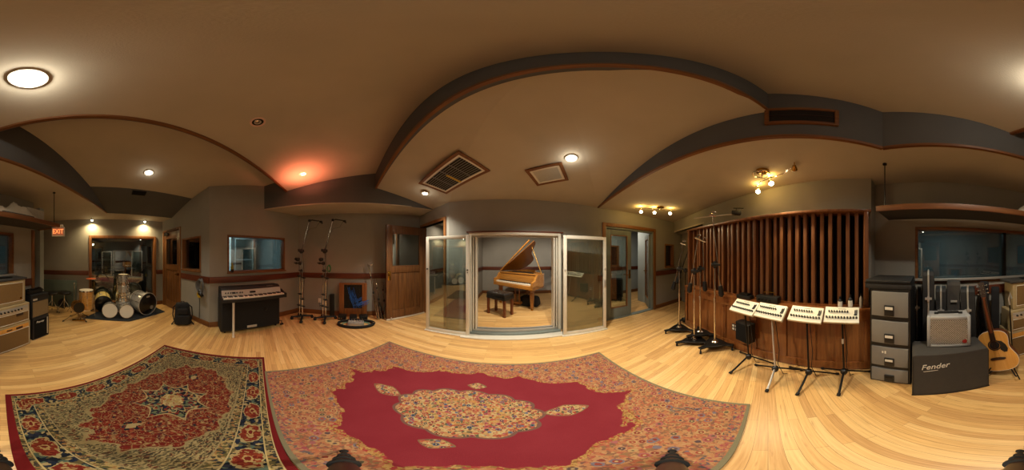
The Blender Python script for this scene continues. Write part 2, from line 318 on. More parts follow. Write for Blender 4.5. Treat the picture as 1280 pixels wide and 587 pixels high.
# ------------------------------------------------------------------ geometry
class MB:
    def __init__(s): s.b = bmesh.new()
    def _xf(s, vs, M):
        if M is not None: bmesh.ops.transform(s.b, matrix=M, verts=vs)
    def box(s, x0, x1, y0, y1, z0, z1, bev=0., M=None, seg=2):
        r = bmesh.ops.create_cube(s.b, size=1.); vs = r['verts']
        for v in vs: v.co = Vector(((x0 + x1) / 2 + v.co.x * (x1 - x0), (y0 + y1) / 2 + v.co.y * (y1 - y0), (z0 + z1) / 2 + v.co.z * (z1 - z0)))
        if bev:
            es = list({e for v in vs for e in v.link_edges})
            r = bmesh.ops.bevel(s.b, geom=es, offset=bev, segments=seg, affect='EDGES', profile=.6)
            vs = list({v for f in r['faces'] for v in f.verts} | {v for v in vs if v.is_valid})
        s._xf(vs, M); return s
    def cyl(s, p0, p1, r0, r1=None, n=16):
        p0, p1 = Vector(p0), Vector(p1); r1 = r0 if r1 is None else r1
        d = p1 - p0; L = d.length
        if L < 1e-6: return s
        M = Matrix.Translation((p0 + p1) / 2) @ d.to_track_quat('Z', 'Y').to_matrix().to_4x4()
        bmesh.ops.create_cone(s.b, cap_ends=True, segments=n, radius1=r0, radius2=max(r1, 1e-5), depth=L, matrix=M); return s
    def sph(s, c, r, sc=(1, 1, 1), n=12, M=None):
        m = Matrix.Translation(c) @ Matrix.Diagonal((sc[0], sc[1], sc[2], 1))
        q = bmesh.ops.create_uvsphere(s.b, u_segments=n + 4, v_segments=n, radius=r, matrix=m); s._xf(q['verts'], M); return s
    def tube(s, pts, r, n=8, closed=False):
        pts = [Vector(p) for p in pts]; k = len(pts); rings = []; up = None
        for i, p in enumerate(pts):
            a = pts[i - 1] if (i or closed) else p; c = pts[(i + 1) % k] if (i < k - 1 or closed) else p
            t = (c - a).normalized()
            if up is None: up = t.orthogonal().normalized()
            up = (up - t * up.dot(t)); up = up.normalized() if up.length > 1e-5 else t.orthogonal().normalized()
            w = t.cross(up); rr = r[i] if isinstance(r, (list, tuple)) else r
            rings.append([s.b.verts.new(p + (up * cos(2 * pi * j / n) + w * sin(2 * pi * j / n)) * rr) for j in range(n)])
        for i in range(k if closed else k - 1):
            A, B = rings[i], rings[(i + 1) % k]
            for j in range(n): s.b.faces.new((A[j], A[(j + 1) % n], B[(j + 1) % n], B[j]))
        if not closed: s.b.faces.new(rings[0][::-1]); s.b.faces.new(rings[-1])
        return s
    def lathe(s, prof, n=24, M=None, c=(0, 0)):
        vs = []; rings = []
        for r, z in prof:
            if r < 1e-5: v = s.b.verts.new((c[0], c[1], z)); rings.append([v]); vs.append(v)
            else:
                ring = [s.b.verts.new((c[0] + r * cos(2 * pi * j / n), c[1] + r * sin(2 * pi * j / n), z)) for j in range(n)]; rings.append(ring); vs += ring
        for A, B in zip(rings, rings[1:]):
            for j in range(n):
                k = (j + 1) % n
                if len(A) == 1 and len(B) == 1: continue
                if len(A) == 1: s.b.faces.new((A[0], B[k], B[j]))
                elif len(B) == 1: s.b.faces.new((A[j], A[k], B[0]))
                else: s.b.faces.new((A[j], A[k], B[k], B[j]))
        s._xf(vs, M); return s
    def prism(s, poly, a, b, plane='xz', M=None):
        f = {'xz': lambda p, d: (p[0], d, p[1]), 'xy': lambda p, d: (p[0], p[1], d), 'yz': lambda p, d: (d, p[0], p[1])}[plane]
        A = [s.b.verts.new(f(p, a)) for p in poly]; B = [s.b.verts.new(f(p, b)) for p in poly]; k = len(poly)
        s.b.faces.new(A); s.b.faces.new(B[::-1])
        for i in range(k): s.b.faces.new((A[i], B[i], B[(i + 1) % k], A[(i + 1) % k]))
        s._xf(A + B, M); return s
    def quad(s, *pts):
        s.b.faces.new([s.b.verts.new(p) for p in pts]); return s
    def build(s, name, mat, parent=None, angle=35, bevel=0.):
        bmesh.ops.recalc_face_normals(s.b, faces=s.b.faces)
        me = bpy.data.meshes.new(name); s.b.to_mesh(me); s.b.free()
        for p in me.polygons: p.use_smooth = True
        me.set_sharp_from_angle(angle=radians(angle))
        me.materials.append(MT[mat] if isinstance(mat, str) else mat)
        o = bpy.data.objects.new(name, me); C.objects.link(o)
        if parent is not None: o.parent = parent
        if bevel:
            b = o.modifiers.new('bevel', 'BEVEL'); b.width = bevel; b.segments = 2; b.limit_method = 'ANGLE'
        return o

def thing(name, label, cat, loc=(0, 0, 0), rz=0., group=None, rot=None):
    o = bpy.data.objects.new(name, None); C.objects.link(o); o.empty_display_size = .1
    o.location = loc; o.rotation_euler = rot if rot else (0, 0, rz)
    o['label'] = label; o['category'] = cat
    if group: o['group'] = group
    return o
def tag(o, label, cat, group=None):
    o['label'] = label; o['category'] = cat
    if group: o['group'] = group
    return o
def struct(o): o['kind'] = 'structure'; return o
def clone(o, loc=None, rz=None, label=None, group=None):
    def cp(x, par):
        c = x.copy(); C.objects.link(c); c.parent = par
        for ch in list(x.children): cp(ch, c)
        return c
    r = cp(o, None)
    if loc is not None: r.location = loc
    if rz is not None: r.rotation_euler = (0, 0, rz)
    if label: r['label'] = label
    if group: r['group'] = group
    return r
def letters(txt, size, mat, parent, M, name='lettering', shear=0., ext=.002, sx=1.):
    cu = bpy.data.curves.new('t', 'FONT'); cu.body = txt; cu.size = size; cu.extrude = ext; cu.align_x = 'CENTER'; cu.align_y = 'CENTER'; cu.shear = shear
    t = bpy.data.objects.new('t', cu); C.objects.link(t); bpy.context.view_layer.update()
    me = bpy.data.meshes.new_from_object(t.evaluated_get(bpy.context.evaluated_depsgraph_get()))
    bpy.data.objects.remove(t); me.transform(Matrix.Diagonal((sx, 1, 1, 1))); me.transform(M)
    me.materials.clear(); me.materials.append(MT[mat])
    o = bpy.data.objects.new(name, me); C.objects.link(o); o.parent = parent; return o
FACE = Matrix.Rotation(pi / 2, 4, 'X')      # text laid on a -y facing front
def hd(p, q): return atan2(q[1] - p[1], q[0] - p[0])
def T3(*a): return Matrix.Translation(a)
# ------------------------------------------------------------------ the room
S_ = ((1.75, -1.35), (-.62, -2.96)); SW = ((-.62, -2.96), (-1.0, -4.78)); W_ = ((-1.0, -4.78), (-4.05, -2.62))
NW1 = ((-4.05, -2.62), (-2.998, -.884)); NW2 = ((-2.998, -.884), (-3.95, 1.05)); N1 = ((-3.95, 1.05), (-2.2, 3.47))
N2 = ((-2.2, 3.47), (-1.146, 2.806)); BW = ((-1.146, 2.806), (1.70, 2.92)); F_ = ((1.70, 2.92), (4.55, 2.64))
UW = ((4.05, 2.60), (1.61, -1.18)); RT = ((1.61, -1.18), (1.75, -1.35)); DF = ((2.83, 1.55), (1.43, -1.02))

def place(o, p, q): o.location = (p[0], p[1], 0); o.rotation_euler = (0, 0, hd(p, q)); return o
def wlen(w): return hypot(w[1][0] - w[0][0], w[1][1] - w[0][1])
def wpt(w, u, y=0., z=0.):
    a = hd(*w); return (w[0][0] + u * cos(a) - y * sin(a), w[0][1] + u * sin(a) + y * cos(a), z)

def wall(name, w, z0, z1, ops=(), mat='wall', t=.12, e0=0., e1=0.):
    L = wlen(w); m = MB(); us = sorted({-e0, L + e1, *[o[0] for o in ops], *[o[1] for o in ops]})
    for a, b in zip(us, us[1:]):
        op = [o for o in ops if o[0] <= a + 1e-6 and o[1] >= b - 1e-6]
        z = z0
        for o in sorted(op, key=lambda o: o[2]):
            if o[2] > z + 1e-4: m.box(a, b, 0, t, z, o[2])
            z = o[3]
        if z1 > z + 1e-4: m.box(a, b, 0, t, z, z1)
    bmesh.ops.remove_doubles(m.b, verts=m.b.verts, dist=1e-5)
    return struct(place(m.build(name, mat), *w))
def strip(name, w, u0, u1, z0, z1, d=.018, mat='rail', y0=0.):
    m = MB().box(u0, u1, y0 - d, y0, z0, z1, .004); return struct(place(m.build(name, mat), *w))
def base_rail(side, w, gaps=(), rail=True, base=True, u0=0., u1=None):
    u1 = wlen(w) if u1 is None else u1; cuts = [u0] + [x for g in gaps for x in g] + [u1]
    for a, b in zip(cuts[::2], cuts[1::2]):
        if b - a < .03: continue
        if base: strip('baseboard_' + side, w, a, b, 0, .115, .016, 'trim')
        if rail: strip('trim_rail_' + side, w, a, b, .925, 1.05, .022, 'rail')
def frame_boxes(m, u0, u1, z0, z1, wd, y0, y1, bottom=True):
    m.box(u0, u0 + wd, y0, y1, z0, z1, .003); m.box(u1 - wd, u1, y0, y1, z0, z1, .003)
    m.box(u0 + wd, u1 - wd, y0, y1, z1 - wd, z1, .003)
    if bottom: m.box(u0 + wd, u1 - wd, y0, y1, z0, z0 + wd, .003)
    return m
def window(n, w, u0, u1, z0, z1, fr=.05, mat='trimz', gl='glass_dark', y0=-.012, depth=.12, sill=True, muntins=(), gy=.08):
    m = frame_boxes(MB(), u0, u1, z0, z1, fr, y0, depth)
    o = struct(place(m.build('window_%d' % n, mat), *w))
    g = MB().box(u0 + fr, u1 - fr, gy, gy + .006, z0 + fr, z1 - fr).build('pane', gl, o)
    if sill: MB().box(u0 - .01, u1 + .01, -.05, 0, z0 - .015, z0 + .012, .004).build('sill', mat, o)
    for u in muntins: MB().box(u - .02, u + .02, 0, .07, z0 + fr, z1 - fr, .003).build('mullion', mat, o)
    return o

def shell():
    # floor under everything, the neighbouring rooms too
    struct(MB().box(-8, 8, -8, 9, -.1, 0).build('floor', 'floor'))
    # walls, clockwise
    wall('wall_south', S_, 0, 2.5, [(.56, 2.36, 1.13, 1.81)], e0=.1)
    wall('wall_southwest', SW, 0, 2.5, e1=.1)
    wall('wall_west', W_, 0, 2.5, [(1.66, 3.50, .12, 1.99)], e1=.1)
    wall('wall_northwest', NW1, 0, 3.6, [(.10, .98, 0, 2.14), (1.09, 1.77, 1.145, 1.86)])
    wall('wall_piano_side', NW2, 0, 3.7, [(.37, 1.72, 1.13, 1.865)])
    wall('wall_north', N1, 0, 2.6)
    wall('wall_doorway', N2, 0, 2.6, [(.12, 1.12, 0, 2.16)])
    wall('wall_booth', BW, 0, 2.7, [(.42, 1.99, .0, 1.83)])
    wall('wall_french_doors', F_, 0, 2.6, [(.17, 1.58, 0, 2.10), (2.02, 2.40, 1.14, 1.79)])
    u = wlen(UW)
    wall('wall_east', (UW[0], UW[1]), 2.16, 2.5, e0=.1)
    wall('wall_east_lower', (wpt(UW, 1.45)[:2], UW[1]), 0, 2.16)
    wall('wall_east_recess', ((4.5, 2.66), (3.55, 1.10)), 0, 2.17)
    wall('wall_east_return', RT, 0, 2.5)
    MBq = MB(); a, b, c, d = wpt(UW, -.05), wpt(UW, 1.5), (3.75, 1.1, 0), (4.6, 2.66, 0)
    MBq.prism([p[:2] for p in (a, b, c, d)], 2.16, 2.2, 'xy'); struct(MBq.build('ceiling_recess', 'ceil'))
    # rails and baseboards
    base_rail('south', S_, u0=1.2); base_rail('west', W_, gaps=[(1.62, 3.54)])
    base_rail('northwest', NW1, gaps=[(.04, 1.05)]); base_rail('piano_side', NW2); base_rail('north', N1)
    base_rail('french', F_, gaps=[(.10, 1.66)], u1=2.8)
    strip('trim_corner', S_, 2.80, 2.865, 0, 1.93, .03, 'trimz')
    # lower soffit all round at 2.48
    K, J, M, N, Le = (1.70, 2.93), (1.16, 0), (1.016, -.861), (-2.324, -3.018), (-3.77, -2.14)
    m = MB(); m.prism([K, J, M, N, Le, (-4.2, -2.45), (-4.3, -2.9), (-1.0, -5.1), (-.2, -3.6), (2.3, -1.7), (4.8, 2.5), (4.8, 2.8)][::-1], 2.48, 2.5, 'xy')
    struct(m.build('ceiling_soffit', 'ceil'))
    m = MB(); m.prism([(-3.58, .08), (-1.645, 3.14), (-2.2, 3.6), (-4.05, 1.1)], 2.48, 2.5, 'xy'); struct(m.build('ceiling_north_soffit', 'ceil'))
    # main vaulted ceiling A
    A1, A2, A3 = (1.16, 0, 3.24), (1.016, -.861, 3.07), (.121, -1.442, 2.81)
    A4, A5, Am = (-3.24, .621, 2.84), (-2.313, 2.086, 3.18), (.327, .522, 3.27)
    m = MB(); vs = [m.b.verts.new(p) for p in (A1, A2, A3, A4, A5, Am)]
    for f in ((5, 0, 1), (5, 1, 2), (5, 2, 3), (5, 3, 4)): m.b.faces.new([vs[i] for i in f])
    struct(m.build('ceiling_main', 'ceil', angle=50))
    # ceiling D (towards the drums)
    D = lambda x, y: 3.456 + .1368 * x + .175 * y
    P1 = (-2.998, -.884)
    m = MB(); vs = [m.b.verts.new(p) for p in ((.14, -1.44, 3.22), (-1.557, -2.53, 2.80), (-3.30, -1.36, 2.765), (P1[0] - .02, P1[1], 2.875), (-3.57, .17, 3.06), (-3.30, .66, 3.13), (-1.4, -.5, 3.17))]
    for f in ((6, 0, 1), (6, 1, 2), (6, 2, 3), (6, 3, 4), (6, 4, 5)): m.b.faces.new([vs[i] for i in f])
    struct(m.build('ceiling_drum_side', 'ceil', angle=50))
    # step between A and D, with its wooden edge
    def fascia(name, a, b, za, zb, ta, tb, t=.05, mat='wall_dark'):
        L = hypot(b[0] - a[0], b[1] - a[1]); m = MB()
        lo = [(0, za), (L, zb), (L, tb), (0, ta)]
        m.prism(lo, 0, t, 'xz'); return struct(place(m.build(name, mat), a, b))
    def edge(name, a, b, za, zb, h=.024, d=.022):
        L = hypot(b[0] - a[0], b[1] - a[1]); m = MB(); m.prism([(0, za - .004), (L, zb - .004), (L, zb + h), (0, za + h)], -d + .01, .02, 'xz')
        return struct(place(m.build(name, 'trim'), a, b))
    a3, a4 = A3[:2], A4[:2]
    fascia('wall_step_drum_side', a3, a4, 2.81, 2.84, 3.3, 3.3)
    edge('trim_step', a3, a4, 2.79, 2.82, .028)
    # beam between A and B
    a5 = A5[:2]
    fascia('wall_beam', a5, A1[:2], 2.83, 2.89, 3.3, 3.35, .06); edge('trim_beam', a5, A1[:2], 2.82, 2.88, .03)
    # fascias round the lower soffit
    fascia('wall_fascia_east', K, J, 2.486, 2.486, 2.60, 3.4, .06); fascia('wall_fascia_southeast', J, M, 2.486, 2.486, 3.4, 3.3, .06)
    fascia('wall_fascia_south', M, N, 2.486, 2.486, 3.4, 2.9, .06)
    edge('trim_soffit_east', K, J, 2.48, 2.48); edge('trim_soffit_southeast', J, M, 2.48, 2.48); edge('trim_soffit_south', M, N, 2.48, 2.48)
    fascia('wall_fascia_north', (-3.56, .117), (-1.64, 3.147), 2.486, 2.486, 3.55, 3.45, .06)
    m = MB(); m.quad((-1.557, -2.53, 2.80), (-3.30, -1.36, 2.765), Le + (2.48,), N + (2.48,)); m.b.faces[:]
    struct(m.build('wall_sloped_fascia', 'wall_dark'))
    # ceiling B (towards the booth)
    Bm = (.11, .66, 2.885); B5 = (-2.30, 2.11, 2.83)
    m = MB(); vs = [m.b.verts.new(p) for p in (A1[:2] + (2.87,), Bm, B5, (-1.64, 3.13, 2.49), (-1.146, 2.82, 2.485), (1.72, 2.95, 2.485))]
    for f in ((0, 1, 5), (1, 2, 3), (1, 3, 4), (1, 4, 5)): m.b.faces.new([vs[i] for i in f])
    struct(m.build('ceiling_booth_side', 'ceil', angle=4))
    # lid above everything so no light leaks in
    struct(MB().box(-8, 8, -8, 9, 3.72, 3.8).build('ceiling_roof', 'wall_dark'))

def neighbours():
    # piano booth
    wall('wall_booth_left', ((-1.16, 2.93), (-1.13, 6.25)), 0, 2.8, mat='wall')
    wall('wall_booth_back', ((-1.13, 6.2), (1.55, 6.2)), 0, 2.8, mat='wall')
    wall('wall_booth_right', ((1.50, 6.2), (1.50, 3.04)), 0, 2.8, mat='wall_white')
    struct(MB().box(-1.3, 1.7, 3.05, 6.3, 2.62, 2.7).build('ceiling_booth', 'ceil'))
    for side, w in (('booth_left', ((-1.16, 2.93), (-1.13, 6.25))), ('booth_back', ((-1.13, 6.2), (1.5, 6.2))), ('booth_right', ((1.50, 6.2), (1.50, 3.04)))):
        base_rail(side, w)
    # room beyond the french doors
    wall('wall_office_left', ((1.66, 3.05), (1.66, 5.1)), 0, 2.6, mat='wall_pale')
    wall('wall_office_back', ((1.62, 5.05), (6.2, 4.7)), 0, 2.6, [(.95, 2.15, 1.08, 1.85)], mat='wall_pale')
    base_rail('office_back', ((1.62, 5.05), (6.2, 4.7)))
    wall('wall_office_right', ((3.98, 3.98), (3.60, 2.95)), 0, 2.6, mat='wall_pale'); base_rail('office_right', ((3.98, 3.98), (3.60, 2.95)))
    wall('wall_office_end', ((6.1, 4.8), (5.2, 2.6)), 0, 2.6, mat='wall_pale')
    window(8, ((1.62, 5.05), (6.2, 4.7)), .95, 2.15, 1.08, 1.85, .05, 'trimz')
    struct(MB().box(1.6, 6.3, 2.9, 5.2, 2.5, 2.56).build('ceiling_office', 'ceil'))
    # dark rooms behind the other windows
    def room(tag_, w, u0, u1, depth, mat, h=2.5):
        a, b, c, d = wpt(w, u0, .14)[:2], wpt(w, u1, .14)[:2], wpt(w, u1, depth)[:2], wpt(w, u0, depth)[:2]
        wall('wall_%s_side' % tag_, (a, d), 0, h, mat=mat); wall('wall_%s_far' % tag_, (d, c), 0, h, mat=mat); wall('wall_%s_end' % tag_, (c, b), 0, h, mat=mat)
        struct(MB().prism([a, b, c, d], h, h + .04, 'xy').build('ceiling_' + tag_, 'ceil'))
    room('control_room', S_, -.2, 3.2, 2.6, 'wall_pale'); room('drum_booth', W_, .9, 3.68, 2.2, 'wall_dark')
    room('corridor', NW1, -.3, 1.88, .5, 'wall'); room('lounge', NW2, .1, 2.1, 2.2, 'wall_pale')
    room('closet', F_, 1.97, 2.75, 1.0, 'wall_pale')
    wall('wall_hall_side', ((-2.32, 3.50), (-2.32, 5.9)), 0, 2.5, mat='wall'); wall('wall_hall_far', ((-2.32, 5.8), (-1.2, 5.8)), 0, 2.5, mat='wall')
    base_rail('hall_side', ((-2.32, 3.60), (-2.32, 5.8))); base_rail('hall_far', ((-2.32, 5.8), (-1.3, 5.8)))
    wall('wall_hall_right', ((-1.30, 5.9), (-1.30, 3.05)), 0, 2.5, mat='wall', t=.01); base_rail('hall_right', ((-1.30, 5.9), (-1.30, 3.05)))
    struct(MB().box(-2.5, -1.29, 3.2, 6, 2.5, 2.54).build('ceiling_hall', 'ceil'))

def lounge_fittings():
    a = ((-3.72, -1.9), (-5.35, 1.25)); w = (wpt(NW2, .12, 1.75)[:2], wpt(NW2, 2.05, 1.75)[:2])
    m = MB(); frame_boxes(m, .28, .86, .05, 2.08, .06, -.03, .03, True); m.box(.34, .80, -.02, .02, 1.0, 1.06); o = struct(place(m.build('door_7', 'white'), *w)); MB().box(.34, .80, -.004, .004, .1, 2.02).build('pane', 'glass', o)
    m = MB(); frame_boxes(m, .98, 1.62, .05, 2.02, .035, -.03, .03, True); m.box(1.0, 1.6, -.02, .02, 1.32, 1.36); o = struct(place(m.build('door_8', 'wall_pale'), *w)); MB().box(1.02, 1.58, -.004, .004, .1, 1.98).build('pane', 'glass', o)
    p = wpt(NW2, .86, 1.45); t = thing('glow_tube', 'slim white tube with added glow standing behind the wide window', 'lamp', (p[0], p[1], 0), hd(*NW2))  # added glowing tube, stands in for a bright upright stripe in the lounge
    MB().lathe([(0, 0), (.12, 0), (.11, .02), (0, .025)], 20).build('base', 'white', t); MB().cyl((0, 0, .02), (0, 0, 1.9), .016).build('tube', emit('added_tube_glow', (.85, .97, 1., 1), 1.1), t)

def doors_windows():
    # control room window under the loft
    o = window(1, S_, .54, 2.38, 1.10, 1.83, .035, 'trim', y0=-.015, sill=False)
    MB().box(1.76, 1.80, 0, .07, 1.135, 1.795, .003).build('mullion', 'steel', o)
    MB().box(.52, 2.40, -.05, 0, 1.135, 1.165, .004).build('steel_sill', 'alu', o)
    # drum booth window
    window(2, W_, 1.63, 3.53, .10, 2.02, .075, 'trimz', sill=False, y0=-.03)
    # small window by the wooden door
    window(3, NW1, 1.08, 1.78, 1.135, 1.87, .035, 'trimz')
    # wide window above the electric piano
    o = window(4, NW2, .36, 1.73, 1.12, 1.875, .035, 'trim')
    # little window by the french doors
    window(5, F_, 2.01, 2.42, 1.13, 1.80, .04, 'trimz')
    # wooden door with a glazed upper half, and its frame and closer
    fr = frame_boxes(MB(), .06, 1.02, 0, 2.18, .05, -.02, .12, False); struct(place(fr.build('door_frame_1', 'trimz'), *NW1))
    def glazed_door(name, L, h, mat='door'):
        m = MB(); s = .13
        m.box(0, s, -.025, .025, .02, h, .004); m.box(L - s, L, -.025, .025, .02, h, .004)
        m.box(s, L - s, -.025, .025, h - .17, h, .003); m.box(s, L - s, -.025, .025, 1.08, 1.22, .003); m.box(s, L - s, -.025, .025, .02, .22, .003)
        n = 4
        for i in range(n):
            a = s + (L - 2 * s) * i / n; b = s + (L - 2 * s) * (i + 1) / n; m.box(a + .002, b - .002, -.012, .012, .22, 1.08, .004)
        o = m.build(name, mat)
        f = MB(); frame_boxes(f, s - .005, L - s + .005, 1.215, h - .165, .018, -.03, .03); f.build('glazing_bead', mat, o)
        MB().box(s, L - s, -.004, .004, 1.22, h - .17).build('pane', 'glass', o)
        return o
    d = glazed_door('door_1', .86, 2.11); struct(d); p = wpt(NW1, .11, .03); d.location = (p[0], p[1], 0); d.rotation_euler = (0, 0, hd(*NW1))
    m = MB(); m.cyl((.80, -.03, 1.0), (.80, -.07, 1.0), .03); m.tube([(.80, -.07, 1.0), (.72, -.08, 1.0), (.69, -.08, 1.0)], .009); m.build('door_handle', 'brass', d)
    m = MB(); m.box(.10, .30, -.09, -.03, 2.02, 2.09, .01); m.tube([(.2, -.08, 2.1), (.45, -.15, 2.12), (.72, -.04, 2.15)], .011); m.build('door_closer', 'steel', d)
    # open wooden door standing into the room
    a, b = (-2.06, 3.42), (-2.435, 2.475); d = glazed_door('door_2', 1.0, 2.12); struct(d)
    d.location = (a[0], a[1], .01); d.rotation_euler = (0, 0, hd(a, b))
    MB().box(.0, 1.0, -.035, .035, -.005, .03, .004).build('sweep', 'alu_white', d)
    m = MB(); m.box(.90, .97, -.030, -.025, .92, 1.12, .002); m.box(.90, .97, .025, .030, .92, 1.12, .002); m.cyl((.935, -.06, 1.03), (.935, .06, 1.03), .018); m.build('door_handle', 'brass', d)
    MB().cyl((.90, .05, .0), (.90, .05, .07), .012).build('door_stop', 'alu', d)
    fr = frame_boxes(MB(), .07, 1.17, 0, 2.22, .06, -.03, .12, False); struct(place(fr.build('door_frame_2', 'trimz'), *N2))
    # sliding glass doors of the booth
    fr = frame_boxes(MB(), .40, 2.01, 0.0, 1.86, .05, -.10, .14, False); fo = struct(place(fr.build('door_frame_3', 'alu_white'), *BW))
    m = MB(); m.box(.46, 1.95, -.06, -.02, .05, .09, .004); m.box(.46, 1.95, .03, .07, .05, .09, .004)
    m.box(.45, 1.96, -.06, -.03, 1.78, 1.81); m.build('track', 'alu', fo)
    m = MB(); m.box(.42, 1.99, -.14, .14, .0, .05, .006); m.build('threshold', 'frame_grey', fo)
    for u in (.465, .51, 1.88, 1.925):
        MB().box(u, u + .022, -.07, .08, .09, 1.78, .003).build('jamb_rail', 'alu_white', fo)
    MB().box(.36, 2.05, -.11, .0, 1.86, 1.885, .003).build('head_trim', 'rail', fo)
    MB().box(.30, 2.10, -.30, -.14, 0, .022, .005).build('sill_plate', 'alu_white', fo)
    for n, (x0, x1) in ((3, (-1.505, -.70)), (4, (.845, 1.66))):
        L = x1 - x0; m = MB(); frame_boxes(m, 0, L, .02, 1.805, .058, -.02, .02); o = struct(m.build('door_%d' % n, 'alu_white')); o.location = (x0, 2.60, 0)
        o.rotation_euler = (0, 0, .03 if n == 3 else -.05)
        MB().box(.058, L - .058, -.004, .004, .078, 1.747).build('pane', 'glass', o)
        m = MB()
        for u in (.03, L - .03): m.cyl((u, -.021, 1.22), (u, -.032, 1.22), .014, n=12)
        m.box(L - .045 if n == 3 else L - .05, L - .015, -.034, -.02, .88, 1.02, .004) if n == 4 else m.cyl((L - .03, -.02, 1.18), (L - .03, -.03, 1.18), .008)
        m.build('latch', 'black' if n == 3 else 'alu', o)
        MB().box(-.02, L + .02, -.05, .05, 0, .018, .003).build('floor_track', 'alu_white', o)
    # french doors: grey leaves in a wooden frame
    fr = frame_boxes(MB(), .10, 1.64, 0, 2.17, .075, -.025, .12, False); struct(place(fr.build('door_frame_5', 'trimz'), *F_))
    fr = frame_boxes(MB(), .175, 1.565, 0, 2.09, .035, -.005, .13, False).box(.21, 1.53, 0, .13, 0, .02); struct(place(fr.build('door_frame_6', 'frame_grey'), *F_))
    def grey_leaf(name, L, p, rz):
        m = MB(); s = .11; m.box(0, s, -.022, .022, .02, 2.04, .003); m.box(L - s, L, -.022, .022, .02, 2.04, .003); m.box(s, L - s, -.022, .022, 1.92, 2.04, .003); m.box(s, L - s, -.022, .022, .02, .27, .003)
        o = struct(m.build(name, 'frame_grey')); o.location = (p[0], p[1], 0); o.rotation_euler = (0, 0, rz)
        f = MB(); frame_boxes(f, s - .004, L - s + .004, .266, 1.924, .016, -.027, .027); f.build('glazing_bead', 'trimz', o)
        MB().box(s, L - s, -.004, .004, .27, 1.92).build('pane', 'glass', o)
        m = MB()
        for q in (-1, 1): m.cyl((L - .05, 0, 1.02), (L - .05, q * .06, 1.02), .012); m.tube([(L - .05, q * .06, 1.02), (L - .16, q * .065, 1.02)], .009); m.box(L - .07, L - .03, q * .024 - .003, q * .024 + .003, .93, 1.13)
        m.build('door_handle', 'brass', o)
        return o
    grey_leaf('door_5', .66, wpt(F_, .21, .05), hd(*F_)); grey_leaf('door_6', .62, wpt(F_, 1.52, .10), radians(53))
    # window sill plant and the rest are in props
# ------------------------------------------------------------------ props
def face(p, n=0.): return atan2(-p[0], p[1]) + n
def P2(px, r):            # bearing in degrees clockwise from the booth axis
    a = radians(px); return (r * sin(a), r * cos(a))

def rugs():
    o = MB().box(-.99, .99, -.685, .685, 0, .012, .003).build('persian_rug', persian_mat(.99, .685)); o.location = (-1.03, -.585, 0)
    tag(o, 'red and navy persian rug with a star medallion on the oak floor', 'rug')
    m = MB(); m.box(-1.405, 1.405, -.87, .87, 0, .013, .003); o = m.build('medallion_rug', medallion_mat(1.405, .87)); o.location = (-.295, .975, 0); o.rotation_euler = (0, 0, .012)
    tag(o, 'crimson rug with a floral oval medallion and pale fringe before the glass booth', 'rug')
    f = MB(); rnd = random.Random(3)
    for s in (-1, 1):
        for i in range(150):
            y = -.865 + 1.73 * i / 149; f.tube([(s * 1.403, y, .008), (s * (1.414 + rnd.random() * .008), y + rnd.uniform(-.006, .006), .004)], .0016, 4)
    f.build('fringe', pm('pale_fringe', '#a39a80', .9), o)
    m = MB(); pts = [(.0, 0, .02), (.05, .02, .024), (.1, .0, .02), (.14, .03, .02), (.19, .02, .02), (.2, .06, .018), (.16, .08, .018)]
    m.tube(pts, .0035, 6); m.tube([(x + .02, y + .03, z) for x, y, z in pts[1:5]], .003, 6); o = m.build('loose_cord', 'grey_cable'); o.location = (.98, .42, -.004); o.rotation_euler = (0, 0, 1.9)
    tag(o, 'thin grey cord lying on the right edge of the crimson rug', 'cord')

def tripod():
    t = thing('camera_tripod', 'brown-footed tripod standing on the rugs in the middle of the room', 'tripod')
    MB().lathe([(0, .70), (.035, .70), (.04, .74), (.04, .82), (.03, .86), (0, .86)], 16).build('hub', 'tripod', t)
    for a in (178.6, -59.1, 56.3):
        x, y = P2(a, 1.); L = lambda r, z: Vector((x * r, y * r, z)); m = MB(); m.tube([L(.03, .80), L(.285, .42), L(.40, .25), L(.47, .15)], [.030, .028, .020, .015], 14); leg = m.build('leg', 'tripod', t)
        f = MB(); f.cyl(L(.48, .135), L(.565, .018), .011, .009, 12); f.cyl(L(.40, .25), L(.415, .23), .030, .030, 18); f.cyl(L(.465, .16), L(.478, .14), .021, .021, 18); f.cyl(L(.555, .03), L(.567, .013), .015, .017, 16); f.build('foot_and_rings', 'rubber', leg)
        MB().cyl(L(.33, .355), L(.345, .333), .037, .037, 18).build('collar', 'rubber', leg)

# ---- boom stands
def caster(m, x, y, z=.03, r=.03):
    m.cyl((x - .012, y, z), (x + .012, y, z), r, n=12); m.cyl((x, y, z + r), (x, y, z + r + .02), .008, n=8)

